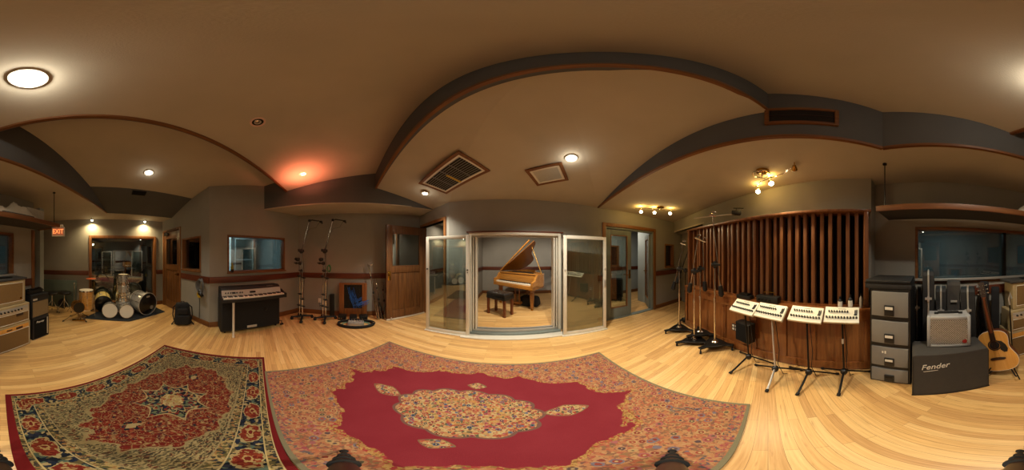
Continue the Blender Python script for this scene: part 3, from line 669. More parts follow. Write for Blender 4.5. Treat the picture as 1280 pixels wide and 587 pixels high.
def floor_boom(pos, label, zc, top, tail, zt, dark=False, base_rz=0., bs=.34, bz=0.):
    """heavy three-armed base on casters, pole, clutch, boom arm with counterweight. top, tail: (x right, y away, z)"""
    t = thing('boom_stand', label, 'microphone stand', (pos[0], pos[1], 0), face(pos), 'boom stands beside the slatted wall')
    met = 'steel' if dark else 'chrome'; b = MB(); c = MB()
    for k in range(3):
        a = base_rz + k * 2 * pi / 3; ux, uy = cos(a), sin(a); w = .055
        b.prism([(ux * .0 - uy * w, uy * .0 + ux * w), (ux * .0 + uy * w, uy * .0 - ux * w), (ux * bs + uy * .028, uy * bs - ux * .028), (ux * bs - uy * .028, uy * bs + ux * .028)], .05 + bz, .075 + bz, 'xy')
        q = 2 * pi / 3 * (k + .5) + base_rz
        caster(c, ux * (bs - .02), uy * (bs - .02), .025, .025); c.cyl((ux * (bs - .02), uy * (bs - .02), .05), (ux * (bs - .02), uy * (bs - .02), .06 + bz), .009, n=8)
    pts = []
    for k in range(3):
        a = base_rz + k * 2 * pi / 3
        pts += [(bs * .72 * cos(a - .1), bs * .72 * sin(a - .1)), (bs * .72 * cos(a + .1), bs * .72 * sin(a + .1)), (.13 * cos(a + pi / 3), .13 * sin(a + pi / 3))]
    b.prism(pts, .048 + bz, .08 + bz, 'xy'); bo = b.build('base', 'steel', t, bevel=.006); c.build('caster', 'rubber', bo)
    MB().lathe([(0, .08 + bz), (.05, .08 + bz), (.05, .09 + bz), (.028, .105 + bz), (.022, .13 + bz), (0, .13 + bz)], 20).build('collar', met, t)
    MB().cyl((0, 0, .1 + bz), (0, 0, zc * .62), .0135).build('pole', met, t)
    MB().cyl((0, 0, zc * .62), (0, 0, zc), .010).cyl((0, 0, zc * .62 - .03), (0, 0, zc * .62 + .03), .02).build('upper_pole', met, t)
    k = MB(); k.box(-.022, .022, -.022, .022, zc - .05, zc + .05, .006); k.cyl((-.05, 0, zc), (.05, 0, zc), .028, n=14); k.cyl((.05, 0, zc), (.075, .0, zc - .0), .016); k.build('clutch', 'black', t)
    T, B = Vector(top), Vector(tail); MB().cyl(B, T, .0095, .008).build('boom_arm', met, t)
    d = (B - T).normalized(); w = MB(); w.cyl(B - d * .03, B + d * .11, .032, .04, 16); w.cyl(B + d * .11, B + d * .13, .03, .02); w.build('counterweight', 'black', t)
    h = MB(); h.cyl(T + Vector((-.045, 0, .03)), T + Vector((.045, 0, -.0)), .013, n=10); h.cyl(T, T + Vector((0, 0, .07)), .009); h.box(T.x - .012, T.x + .05, T.y - .012, T.y + .012, T.z + .05, T.z + .075, .003); h.build('mount_head', met, t)
    return t

def stands_right():
    floor_boom(P2(58.8, 2.95), 'chrome boom stand farthest left of the group, shortest of them', 1.22, (.07, .02, 1.66), (-.09, .03, .95), 1.6, base_rz=1.57, bs=.29)
    t = floor_boom(P2(61.0, 3.38), 'all-black boom stand with a long thin arm at the left end of the slatted wall', 1.15, (.20, .04, 1.98), (-.14, .02, 1.0), 1.9, True, base_rz=1.2, bs=.13)
    floor_boom(P2(64.1, 2.48), 'chrome boom stand third from the left, nearest the room of the slim pair', 1.22, (.05, -.05, 1.70), (-.06, .05, 1.0), 1.7, base_rz=1.5, bs=.30)
    floor_boom(P2(66.2, 2.58), 'chrome boom stand in the middle of the group, just behind its neighbour', 1.25, (.04, .03, 1.68), (.07, -.01, 1.02), 1.7, base_rz=1.70, bs=.25, bz=.08)
    t = floor_boom(P2(71.3, 2.29), 'tallest chrome boom stand at the right of the group, topped by a cross bar', 1.33, (-.03, 0, 2.02), (.08, .0, 1.0), 2.0, base_rz=1.78, bs=.27, bz=.04)
    MB().cyl((-.3, .02, 2.0), (.34, .06, 2.08), .009).build('cross_bar', 'alu', t)
    h = MB(); h.box(.24, .38, .02, .12, 2.065, 2.125, .012); h.cyl((.31, .07, 2.12), (.31, .07, 2.17), .006); h.cyl((.27, .07, 2.17), (.42, .07, 2.175), .006); h.build('mount_plate', 'black', t)

def tall_boom(pos, label, green=False):
    t = thing('tall_boom_stand', label, 'microphone stand', (pos[0], pos[1], 0), face(pos), 'tall curved boom stands by the grey wall')
    b = MB(); c = MB()
    for a in (.35, 1.9, 3.2, 4.6):
        b.tube([(0, 0, .10), (.12 * cos(a), .12 * sin(a), .075), (.22 * cos(a), .22 * sin(a), .065)], [.03, .024, .02], 8)
        c.sph((.23 * cos(a), .23 * sin(a), .035), .038, (1, 1, .85)); c.cyl((.23 * cos(a), .23 * sin(a), .05), (.23 * cos(a), .23 * sin(a), .085), .022)
    bo = b.build('base', 'black', t); c.build('caster', 'rubber', bo)
    MB().cyl((0, 0, .08), (0, 0, .85), .016).cyl((0, 0, .82), (0, 0, .9), .026).build('pole', 'chrome', t)
    MB().cyl((0, 0, .85), (-.012, 0, 1.54), .0115).build('upper_pole', 'chrome', t)
    k = MB(); k.sph((-.02, 0, 1.56), .05, (1, .8, 1.1)); k.cyl((-.07, 0, 1.57), (.04, 0, 1.57), .03); k.box(-.10, -.05, -.02, .03, 1.55, 1.61, .008); k.build('clutch', 'black', t)
    A, B = Vector((-.02, 0, 1.56)), Vector((.155, 0, 2.24))
    q = MB(); q.cyl(A, A.lerp(B, .55), .014); q.cyl(A.lerp(B, .5), B, .010); q.cyl(A.lerp(B, .48), A.lerp(B, .56), .016); q.build('boom_arm', 'chrome', t)
    h = MB(); h.sph(B, .034); h.tube([B, B + Vector((.06, 0, .015)), B + Vector((.16, 0, .0)), B + Vector((.22, 0, -.005))], [.012, .014, .012, .012]); h.sph(B + Vector((.25, 0, -.02)), .032, (1.2, 1, .8)); h.cyl(B + Vector((.25, 0, -.03)), B + Vector((.29, 0, -.06)), .015); h.build('swivel_head', 'black', t)
    # tail of the boom and the clamps parked on the pole
    q = MB(); q.cyl((-.06, -.02, .12), (-.05, -.02, 1.42), .010); q.build('spare_arm', 'chrome', t)
    k = MB()
    for x, z, r in ((-.10, 1.38, .05), (-.05, 1.30, .045), (-.13, 1.30, .03), (-.03, 1.14, .04), (-.07, 1.02, .034), (.03, .98, .03), (-.05, .62, .03), (.0, .50, .028), (-.07, .36, .032), (.02, .33, .026)):
        k.sph((x, -.02, z), r, (1, .8, .9), 8); k.cyl((x - .05, -.03, z + .01), (x + .04, -.01, z - .01), .014, n=8)
    k.build('clamps', 'black', t)
    q = MB(); q.tube([B + Vector((.22, 0, -.03)), (.30, -.02, 2.08), (.16, -.01, 2.05), (.06, 0, 1.9), (.0, -.02, 1.62), (.02, -.03, 1.3), (.05, -.02, 1.0), (.02, -.03, .6), (.04, -.02, .3)], .004, 6); q.build('cable', 'black', t)
    if green:
        q = MB(); rnd = random.Random(5)
        for i in range(5):
            q.tube([(.06 + .035 * cos(a * pi / 6 + i) + .004 * i, -.05 + .01 * i, 1.19 + (.055 + .006 * i) * sin(a * pi / 6 + i)) for a in range(12)], .006, 6, True)
        q.build('green_cable_loop', 'green_cable', t)
    else:
        q = MB(); q.cyl((-.16, -.03, 1.41), (-.1, -.02, 1.36), .03); q.build('parked_microphone', 'steel', t)

# ---- electric piano on its speaker cabinet
def electric_piano():
    rz = atan2(.925, -.38); loc = (-2.97, -.07, 0)
    t = thing('speaker_cabinet', 'wide black speaker cabinet carrying the electric piano', 'speaker cabinet', loc, rz)
    MB().box(-.58, .58, 0, .305, .035, .665, .012).build('body', 'tolex', t)
    MB().box(-.55, .55, -.006, .004, .07, .64, .004).build('grille', 'cloth_black', t)
    MB().box(-.10, .09, -.014, -.004, .075, .125, .004).box(-.08, -.01, -.02, -.012, .085, .115, .003).box(.0, .07, -.02, -.012, .085, .115, .003).build('connector_plate', 'alu', t)
    m = MB(); m.lathe([(0, 0), (.035, 0), (.03, .006), (0, .008)], 20, M=Matrix.Translation((.27, -.006, .42)) @ Matrix.Rotation(pi / 2, 4, 'X')); m.build('badge', 'steel', t)
    m = MB()
    for x in (-.5, .5):
        for y in (.03, .26): caster(m, x, y, .02, .02)
    m.tube([(.58, .02, .10), (.64, .02, .09), (.64, .02, .02)], .008); m.cyl((.60, .0, .02), (.66, .0, .02), .022); m.build('caster', 'rubber', t)
    p = thing('electric_piano', 'black-topped electric piano with silver control strip under the wide window', 'piano', (loc[0], loc[1], .665), rz)
    p.location = (loc[0], loc[1], .667)
    prof = [(-.20, .0), (.285, .0), (.285, .19), (.26, .215), (.04, .225), (-.0, .20), (-.03, .14), (-.05, .095), (-.06, .07), (-.20, .05)]
    MB().prism(prof, -.575, .575, 'yz').build('case', 'tolex', p, bevel=.006)
    for s in (-1, 1):
        MB().prism([(-.215, .0), (-.05, .0), (-.03, .14), (-.05, .13), (-.12, .095), (-.215, .085)], s * .575, s * .61, 'yz').build('cheek', 'tolex', p, bevel=.004)
    MB().box(-.575, .575, -.215, -.198, .005, .062, .004).build('key_slip', 'tolex', p)
    w = MB(); n = 43; L = 1.13
    for i in range(n):
        x = -L / 2 + L * i / n; w.box(x + .001, x + L / n - .001, -.195, -.062, .055, .082, .002, seg=1)
    w.build('white_keys', 'white_key', p)
    b = MB()
    for i in range(n - 1):
        if i % 7 in (0, 1, 3, 4, 5):
            x = -L / 2 + L * (i + 1) / n; b.box(x - .007, x + .007, -.150, -.062, .082, .098, .003, seg=1)
    b.build('black_keys', 'black', p)
    MB().prism([(-.06, .088), (-.055, .085), (-.008, .178), (-.014, .182)], -.57, .57, 'yz').build('control_strip', 'alu', p)
    rot = Matrix.Translation((0, -.036, .135)) @ Matrix.Rotation(radians(63), 4, 'X')
    k = MB()
    for x in (-.50, -.455, -.41, -.35, -.30, -.24, -.20): k.lathe([(0, .0), (.013, .0), (.011, .02), (0, .02)], 12, M=rot @ T3(x, 0, 0))
    k.build('knobs', 'black', p)
    k = MB(); k.box(-.06, .05, -.018, .014, 0, .006, M=rot); k.box(-.385, -.325, -.015, .015, 0, .004, M=rot); k.build('name_plate', 'steel', p)
    MB().box(.30, .44, .02, .022, .205, .215).build('script_badge', 'alu', p)
    for x in (-.40,):
        MB().cyl((x, -.19, -.665), (x, -.19, .0), .018, .02).cyl((x, -.19, -.665), (x, -.19, -.64), .024).build('leg', 'alu_white', p)

def backpack():
    pos = P2(-115.8, 3.32); t = thing('backpack', 'black backpack slumped on the floor by the wooden door', 'backpack', (pos[0], pos[1], 0), face(pos))
    m = MB(); m.box(-.17, .17, -.10, .10, 0, .47, .07, seg=4)
    for v in m.b.verts:
        k = v.co.z / .47; v.co.x *= 1.06 - .28 * k * k; v.co.y = v.co.y * (1.1 - .35 * k) + .04 * k; v.co.x += .01 * sin(9 * v.co.z)
    m.build('main_bag', 'cloth_black', t)
    m = MB(); m.box(-.13, .13, -.17, -.08, .03, .24, .035, seg=3).build('front_pocket', 'cloth_black', t)
    MB().box(-.10, .10, -.15, -.07, .26, .38, .03, seg=3).build('upper_pocket', 'cloth_black', t)
    MB().tube([(-.03, .05, .45), (-.03, .03, .50), (.03, .03, .50), (.03, .05, .45)], .008).build('handle', 'cloth_black', t)
    for s in (-1, 1): MB().tube([(s * .1, .1, .43), (s * .19, .06, .36), (s * .2, .02, .2), (s * .17, .0, .06), (s * .22, -.08, .01)], .014, 6).build('strap', 'cloth_black', t)
    MB().tube([(-.15, -.06, .36), (-.05, -.125, .40), (.05, -.125, .40), (.15, -.06, .36)], .003, 5).build('zip', 'steel', t)

def wall_cables():
    p = wpt(NW1, 1.86, -.05); t = thing('cable_hank', 'hank of grey and black cables hanging from a hook on the wall corner', 'cables', (p[0], p[1], .98), hd(*NW1))
    m = MB(); rnd = random.Random(2)
    for i in range(11):
        w = .055 + .006 * i; h = .12 + rnd.random() * .03; x0 = rnd.uniform(-.015, .015)
        m.tube([(x0 + w * cos(a * pi / 8), -.01 - .004 * i, -.12 + h * sin(a * pi / 8)) for a in range(16)], .006, 6, True)
    m.build('loops', 'grey_cable', t)
    MB().tube([(-.08, .02, .05), (-.10, .01, -.2), (-.09, .02, -.5), (-.10, .02, -.86)], .006, 6).build('trailing_cable', 'black', t)
    MB().cyl((0, .05, .02), (0, -.03, .02), .006).cyl((0, -.03, .02), (0, -.035, .05), .006).build('hook', 'steel', t)
    t = thing('tape_rolls', 'yellow and black rolls hanging below the cable hank', 'tape', (p[0] - .0, p[1], .70), hd(*NW1) - .2)
    for i, (x, z, mt) in enumerate(((-.05, -.03, 'yellow'), (.015, .03, 'grey_cable'), (.06, .0, 'black'))):
        a = [(.062, -.022), (.062, .022), (.035, .022), (.035, -.022), (.062, -.022)]
        MB().lathe(a, 20, M=T3(x, -.03 - .01 * i, z) @ Matrix.Rotation(pi / 2 + .3 * i, 4, 'X')).build('roll', mt, t)
    MB().tube([(.0, .0, .04), (.01, .0, .15), (.0, .02, .27)], .003, 5).build('string', 'black', t)

def sill_plant():
    p = wpt(NW2, .45, -.03); t = thing('potted_cactus', 'small yellow-green cactus in a dark pot on the wide window sill', 'plant', (p[0], p[1], 1.135), 0)
    t.location.z = 1.133
    MB().lathe([(0, 0), (.028, 0), (.036, .05), (.04, .055), (.036, .062), (0, .058)], 16).build('pot', 'terracotta', t)
    m = MB(); rnd = random.Random(1)
    for x, y, h, r in ((0, 0, .14, .016), (-.02, .01, .09, .013), (.022, .0, .10, .012), (.0, -.02, .07, .012)):
        m.tube([(x, y, .05), (x * 1.3, y, .05 + h * .5), (x * 1.6, y * 1.4, .05 + h * .95), (x * 1.6, y * 1.4, .05 + h)], [r, r * 1.1, r * .8, r * .2], 8)
    m.tube([(.0, 0, .12), (.03, 0, .13), (.035, 0, .16)], [.009, .009, .005], 6); m.build('stems', 'plant', t)

def patch_corner():
    a = hd(*N1); p = wpt(N1, 1.35, -.04)
    t = thing('patch_panel', 'cherry-sided patch panel with a black jack grid leaning on the grey wall', 'patch panel', (p[0], p[1], 0), a)
    for s in (-1, 1): MB().box(s * .26 - .055, s * .26 + .055, -.09, 0, 0, .82, .004).build('side_post', 'panel', t)
    MB().box(-.315, .315, -.095, 0, .80, .835, .003).box(-.2, .2, -.06, 0, 0, .22, .003).build('rail', 'panel', t)
    MB().box(-.205, .205, -.05, -.02, .22, .80).build('jack_field', 'black', t)
    m = MB()
    for i in range(10):
        for j in range(13): m.cyl((-.18 + .04 * i, -.05, .25 + .042 * j), (-.18 + .04 * i, -.056, .25 + .042 * j), .0125, n=8)
    m.build('jacks', 'steel', t)
    p = wpt(N1, 1.42, -.16); t2 = thing('blue_patch_cables', 'bundle of bright blue cables draped across the patch panel', 'cables', (p[0], p[1], 0), a)
    m = MB(); rnd = random.Random(8)
    for i in range(14):
        x, z = rnd.uniform(-.20, .0), rnd.uniform(.50, .74); x2, z2 = rnd.uniform(.08, .32), rnd.uniform(.34, .52)
        m.tube([(x, .055, z), (x, .0, z - .01), ((x + x2) / 2 - .06, -.015 - .004 * i, min(z, z2) - .05 - .05 * rnd.random()), ((x + x2) / 2 + .05, -.02, z2 - .04), (x2, .0, z2)], .0045, 6)
    m.build('strands', 'blue_cable', t2)
    for i, (u, w, h, d, lab) in enumerate(((1.12, .17, .11, .16, 'small black power supply at the left foot of the patch panel'), (1.36, .16, .10, .18, 'black adapter box in the middle at the foot of the patch panel'), (1.58, .17, .11, .14, 'small black box at the right foot of the patch panel'))):
        p = wpt(N1, u, -.26); t = thing('adapter_box', lab, 'adapter', (p[0], p[1], 0), a + .1 * (i - 1))
        MB().box(-w / 2, w / 2, -d / 2, d / 2, 0, h, .008).build('shell', 'black', t); m = MB()
        for k in range(3): m.cyl((-.05 + .05 * k, -d / 2, h * .5), (-.05 + .05 * k, -d / 2 - .015, h * .5), .012, n=10)
        m.build('sockets', 'chrome', t)
    p = P2(-54.9, 3.24); t = thing('stage_box', 'metal stage box with a row of connectors inside the coiled cable', 'stage box', (p[0], p[1], 0), face(p))
    MB().box(-.16, .16, -.07, .09, 0, .07, .008).build('shell', 'alu', t); m = MB()
    for k in range(6): m.cyl((-.13 + .052 * k, .0, .07), (-.13 + .052 * k, -.01, .12), .015, n=10); m.cyl((-.13 + .052 * k, -.01, .12), (-.13 + .052 * k, -.04, .15), .006, n=6)
    m.build('connectors', 'chrome', t)
    m = MB(); m.tube([(.36 * cos(a * pi / 20), .20 * sin(a * pi / 20), .018) for a in range(40)], .016, 8, True)
    m.tube([(.34 * cos(a * pi / 20), .185 * sin(a * pi / 20), .045) for a in range(40)], .014, 8, True)
    m.tube([(.37 * cos(a * pi / 20) + .01, .21 * sin(a * pi / 20), .045) for a in range(40)], .012, 8, True)
    o = m.build('coiled_cable', 'rubber'); o.location = (p[0], p[1], 0); o.rotation_euler = (0, 0, face(p)); tag(o, 'thick black cable coiled in an oval on the floor', 'cable')
    m = MB(); m.tube([(.27 * cos(a * pi / 16), .13 * sin(a * pi / 16), .02) for a in range(-6, 22)], .009, 6); o = m.build('teal_cable', pm('teal_cable', '#3f8f86', .5)); o.location = (p[0], p[1], 0); o.rotation_euler = (0, 0, face(p)); tag(o, 'thin teal cable looped inside the thick black coil', 'cable')
    labs = ['folded chrome stand leftmost of the leaning bundle, rising highest', 'folded chrome stand second from the left in the bundle', 'folded stand in the middle of the leaning bundle', 'folded stand fourth from the left in the bundle', 'folded stand second from the wooden door', 'folded stand at the right of the bundle nearest the wooden door']
    for i, lab in enumerate(labs):
        u = 1.90 + .085 * i; p = wpt(N1, u, -.30 + .02 * (i % 2)); h = (1.25, .92, .86, .78, .70, .62)[i]; lean = (-.19, -.12, -.05, -.08, -.12, -.10)[i]
        t = thing('folded_stand', lab, 'microphone stand', (p[0], p[1], 0), a, 'folded stands leaning by the patch panel')
        top = Vector((lean, .20, h)); MB().cyl((0, 0, .02), top, .015, .012).build('pole', 'chrome', t)
        for k in range(3):
            an = k * 2.1 + i; o_ = Vector((.03 * cos(an), .03 * sin(an), 0)); MB().tube([o_ + Vector((0, 0, .02)), o_ * 1.4 + top * .25, top * .48], .011, 6).build('leg', 'steel' if i % 2 else 'chrome', t)
        MB().sph(top * .5, .026, (1, 1, 1.4), 8).sph(top * .78, .02, (1, 1, 1.2), 8).build('clutch', 'black', t)
        if i == 0:
            m = MB(); m.tube([top + Vector((-.03, 0, -.04)), top + Vector((-.035, 0, .03)), top + Vector((0, 0, -.01)), top + Vector((.07, 0, .0)), top + Vector((.09, 0, .05)), top + Vector((.06, 0, .06))], .009, 6); m.build('bracket', 'chrome', t)
        else:
            MB().cyl(top, top + Vector((.03, -.0, -.05 - .25 * (i % 2))), .006).build('arm', 'chrome', t)
    p = wpt(N1, .86, -.03); m = MB(); m.box(-.05, .05, -.05, .02, 0, .55, .004); o = m.build('dark_upright_board', 'black'); o.location = (p[0], p[1], 0); o.rotation_euler = (0, 0, a); tag(o, 'narrow black panel standing between the boom stand and the patch panel', 'panel')
    p = wpt(N1, .55, -.012, .36); t = thing('wall_socket', 'small socket plate on the grey wall between the two tall boom stands', 'wall socket', (p[0], p[1], .36), a)
    MB().box(-.035, .035, 0, .01, -.055, .055, .003).build('plate', 'white', t); MB().tube([(0, 0, -.02), (.0, -.03, -.03), (.01, -.03, -.14), (.06, -.02, -.33)], .004, 6).build('cord', 'black', t)

# ---- grand piano in the booth
def grand_piano():
    t = thing('grand_piano', 'golden walnut grand piano with raised lid inside the glass booth', 'piano', (-.03, 4.40, 0), -radians(43))
    W = .72
    bent = [(W, .25), (W, .48), (.68, .60), (.58, .69), (.42, .78), (.25, .88), (.12, 1.02), (.03, 1.18), (-.08, 1.35), (-.22, 1.46), (-.38, 1.50), (-.55, 1.47), (-.67, 1.38), (-W, 1.25)]
    out = [(-W, .25)] + bent
    rim = MB(); k = len(out); inn = []
    for i, (x, y) in enumerate(out):
        cx, cy = -.2, .65; d = hypot(x - cx, y - cy); inn.append((x + (cx - x) / d * .04, y + (cy - y) / d * .04))
    for i in range(k):
        j = (i + 1) % k; a, b, c, d = out[i], out[j], inn[j], inn[i]
        rim.prism([a, b, c, d], .62, .97, 'xy')
    rim.build('rim', 'pianowood', t)
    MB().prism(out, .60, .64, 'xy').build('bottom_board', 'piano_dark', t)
    MB().prism([(x * .96, y * .985 + .01) for x, y in out], .86, .88, 'xy').build('soundboard', 'gold', t)
    m = MB()
    for i in range(22):
        x = -.6 + i * .055; m.cyl((x, .36, .905), (x * .75 - .12, .55 + (1.25 - .045 * i) * .62, .905), .0025, n=5)
    for x in (-.45, -.15, .2): m.box(x - .015, x + .015, .3, .62 + .5 * (1 - (x + .45)), .885, .91, .004)
    m.build('strings', 'brass', t)
    MB().box(-W, W, 0, .30, .60, .70, .01).build('key_bed', 'pianowood', t)
    for s in (-1, 1): MB().prism([(.0, .60), (.27, .60), (.27, .97), (.20, .95), (.12, .82), (.0, .79)], s * W - s * .0, s * (W - .06), 'yz').build('arm', 'pianowood', t)
    MB().box(-W + .06, W - .06, .20, .235, .72, .93, .006).build('fallboard', 'pianowood', t)
    w = MB(); n = 52; L = 1.28
    for i in range(n):
        x = -L / 2 + L * i / n; w.box(x + .001, x + L / n - .001, .04, .20, .70, .735, .002, seg=1)
    w.build('white_keys', 'white_key', t)
    b = MB()
    for i in range(n - 1):
        if i % 7 in (0, 2, 3, 5, 6): x = -L / 2 + L * (i + 1) / n; b.box(x - .006, x + .006, .10, .20, .735, .75, .002, seg=1)
    b.build('black_keys', 'black', t)
    MB().box(-W + .05, W - .05, .22, .36, .955, .985, .004).build('front_top', 'pianowood', t)
    MB().box(-.32, .32, .36, .52, .985, 1.0, .004).box(.34, .52, .27, .33, .985, 1.01, .004).build('music_desk', 'black', t)
    # lid
    R = Matrix.Translation((-W, 0, .985)) @ Matrix.Rotation(-radians(38), 4, 'Y') @ Matrix.Translation((W, 0, 0))
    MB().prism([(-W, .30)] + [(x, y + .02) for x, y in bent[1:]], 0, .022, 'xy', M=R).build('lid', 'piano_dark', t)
    e = MB(); e.box(-W, W, .27, .31, -.004, .03, .004, M=R); e.build('lid_edge', 'pianowood', t)
    tip = R @ Vector((.50, .62, 0)); MB().cyl((.66, .50, .97), tip, .011).build('prop_stick', 'gold', t)
    for x, y in ((-.58, .17), (.58, .17), (-.35, 1.18)):
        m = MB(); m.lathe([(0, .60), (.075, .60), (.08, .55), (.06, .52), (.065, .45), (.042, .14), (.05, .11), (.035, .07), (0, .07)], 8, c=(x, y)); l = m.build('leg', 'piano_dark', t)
        c = MB(); c.cyl((x - .02, y, .03), (x + .02, y, .03), .03); c.cyl((x, y, .05), (x, y, .09), .02); c.build('caster', 'brass', l)
    m = MB()
    for s in (-1, 1): m.box(s * .07 - .015, s * .07 + .015, .25, .29, .14, .60, .004)
    m.box(-.13, .13, .22, .33, .08, .15, .01); l = m.build('pedal_lyre', 'piano_dark', t)
    q = MB()
    for x in (-.07, 0, .07): q.box(x - .02, x + .02, .10, .24, .065, .08, .005)
    q.build('pedals', 'brass', l)
    t = thing('piano_bench', 'black tufted piano bench on wooden legs in front of the grand piano', 'bench', (-.29, 3.92, 0), -radians(36))
    m = MB(); m.box(-.29, .29, -.18, .18, .50, .58, .03, seg=3)
    for v in m.b.verts: pass
    m.build('cushion', 'leather', t)
    q = MB()
    for i in range(5):
        for j in range(3): q.sph((-.22 + .11 * i, -.11 + .11 * j, .58), .045, (1, 1, .22), 8)
    q.build('tufts', 'leather', t)
    MB().box(-.285, .285, -.175, .175, .42, .505, .006).build('apron', 'black', t)
    for x in (-.25, .25):
        for y in (-.14, .14): MB().prism([(x - .028, y - .028), (x + .028, y - .028), (x + .028, y + .028), (x - .028, y + .028)], 0, .43, 'xy').build('leg', 'mahog', t, bevel=.004)
    t = thing('gear_bag', 'black bag lying on the floor under the grand piano', 'bag', (.52, 4.62, 0), -.5)
    m = MB(); m.box(-.26, .26, -.15, .15, 0, .32, .09, seg=4)
    for v in m.b.verts: v.co.x += .02 * sin(14 * v.co.z); v.co.z *= 1 - .35 * abs(v.co.x)
    m.build('body', 'cloth_black', t); MB().tube([(-.12, -.12, .24), (-.08, -.14, .32), (.08, -.14, .32), (.12, -.12, .24)], .01).build('handle', 'cloth_black', t)

def office():
    p = P2(38., 5.0); p = (3.08, 4.15); t = thing('monitor_speaker', 'black loudspeaker on the floor of the room beyond the grey glazed doors', 'speaker', (p[0], p[1], 0), face(p))
    MB().box(-.22, .22, -.02, .30, .12, .72, .02).build('cabinet', 'black', t)
    for z, r in ((.42, .155), (.64, .05)):
        M = Matrix.Translation((0, -.02, z)) @ Matrix.Rotation(pi / 2, 4, 'X')
        MB().lathe([(r, 0), (r, .012), (r * .88, .016), (r * .82, .0), (r * .4, -.03), (r * .35, -.01), (0, .0)], 28, M=M).build('driver', 'steel', t)
    MB().box(-.18, .18, .0, .28, 0, .12, .01).build('stand', 'black', t)
    MB().box(-.19, .19, -.024, -.018, .15, .24, .004).build('port_plate', 'steel', t)
def diffuser():
    L = wlen(DF); t = thing('slatted_diffuser', 'long cherry wood acoustic wall unit with upright slats over panelled base', 'acoustic panel', (DF[0][0], DF[0][1], 0), hd(*DF))
    zt = 1.98; zl = .875
    MB().box(0, L, .24, .27, 0, zt).build('back_board', 'slat_in', t)
    m = MB(); m.box(0, L, .0, .03, 0.0, zl - .03); m.build('base_panel', 'panel', t)
    r = MB(); r.box(-.01, L + .01, -.02, .0, .02, .14, .004); r.box(-.01, L + .01, -.02, 0, .72, zl - .03, .004)
    edges = [0, .42, 1.02, 1.55, 1.96, 2.30, 2.62, L - .0]
    for u in edges: r.box(max(u - .055, -.01), min(u + .055, L + .01), -.02, .0, .14, .72, .004)
    r.build('stiles', 'panel', t)
    MB().box(-.02, L + .02, -.035, .25, zl - .03, zl, .006).build('ledge', 'panel', t)
    MB().box(-.03, L + .03, .02, .28, zt - .03, zt, .006).build('top_rail', 'slat', t)
    for x in (-.0, L - .05): MB().box(x, x + .05, .03, .26, zl, zt - .03, .003).build('end_post', 'slat', t)
    MB().box(-.0, L, .06, .075, zl, zl + .02).build('inner_ledge', 'panel', t)
    n = 28; depths = [.0, .02, .0, .04, .02, .05, .0, .03]
    for i in range(n):
        u = .08 + (L - .16) * (i + .5) / n
        d = depths[(i * 5) % 8] * .55
        m = MB(); m.box(u - .021, u + .021, d + .075, d + .175, zl, zt - .03, .002); o = m.build('slat', 'slat', t)
    # sockets and the small speaker on the panel
    u = 1.26; p = wpt(DF, L - 1.665, -.028); t2 = thing('outlet_box', 'four-gang outlet box on the cherry panel beside the small black speaker', 'outlet', (p[0], p[1], .40), hd(*DF))
    MB().box(-.055, .055, 0, .006, -.055, .055, .003).build('plate', 'black', t2); m = MB()
    for a in (-1, 1):
        for b in (-1, 1): m.box(a * .026 - .017, a * .026 + .017, -.004, .0, b * .026 - .017, b * .026 + .017, .003)
    m.build('sockets', 'white', t2)
    p = wpt(DF, L - 1.44, -.09); t2 = thing('wall_speaker', 'small black speaker hung on the cherry panel behind the first mixer stand', 'speaker', (p[0], p[1], .42), hd(*DF) - .15)
    MB().box(-.12, .12, -.06, .06, -.14, .15, .012).build('cabinet', 'black', t2); MB().box(-.105, .105, -.066, -.058, -.125, .135, .004).build('grille', 'blk_grille', t2)
    MB().box(-.03, .03, .055, .075, -.03, .04).build('bracket', 'steel', t2)
    p = wpt(DF, L - 1.42, .0); zl += .001; t2 = thing('wireless_receiver', 'black boxy receiver with antenna resting on the ledge of the slatted wall', 'receiver', (p[0], p[1], zl), hd(*DF))
    MB().box(-.20, .02, -.05, .05, 0, .05, .008).build('tray', 'black', t2); MB().box(-.16, -.02, -.04, .045, .05, .075, .006).build('lid', 'steel', t2)
    q = thing('black_recorder', 'black recorder with a thin wire handle on the ledge of the slatted wall', 'recorder', (wpt(DF, L - 1.16, .0)[0], wpt(DF, L - 1.16, .0)[1], zl), hd(*DF))
    MB().box(-.14, .15, -.055, .05, 0, .085, .010).build('body', 'black', q); MB().tube([(-.05, 0, .08), (-.05, 0, .13), (.09, 0, .13), (.09, 0, .08)], .003, 6).build('handle', 'brass', q)
    m = MB()
    for k in range(4): m.cyl((-.1 + .05 * k, -.06, .04), (-.1 + .05 * k, -.072, .04), .012, n=10)
    m.build('dials', 'steel', q)
    for k, (u, h, lab, mt, capm) in enumerate(((.31, .13, 'dark bottle with a white label, leftmost of three on the ledge', 'black', 'black'), (.20, .15, 'dark bottle with a tall white label, middle of three on the ledge', 'black', 'black'), (.085, .16, 'slim silver spray bottle, rightmost of three on the ledge', 'alu', 'black'))):
        p = wpt(DF, L - u, .012); r = .024 if k < 2 else .019; t2 = thing('bottle', lab, 'bottle', (p[0], p[1], zl), 0, 'bottles on the slatted wall ledge')
        MB().lathe([(0, 0), (r, 0), (r, h * .68), (r * .45, h * .8), (r * .4, h * .86), (0, h * .86)], 16).build('body', mt, t2); MB().lathe([(0, h * .86), (r * .5, h * .86), (r * .45, h), (0, h)], 12).build('cap', capm, t2)
        if k < 2: MB().lathe([(r + .0008, h * .1), (r + .0008, h * .6)], 16).build('label', 'white', t2)

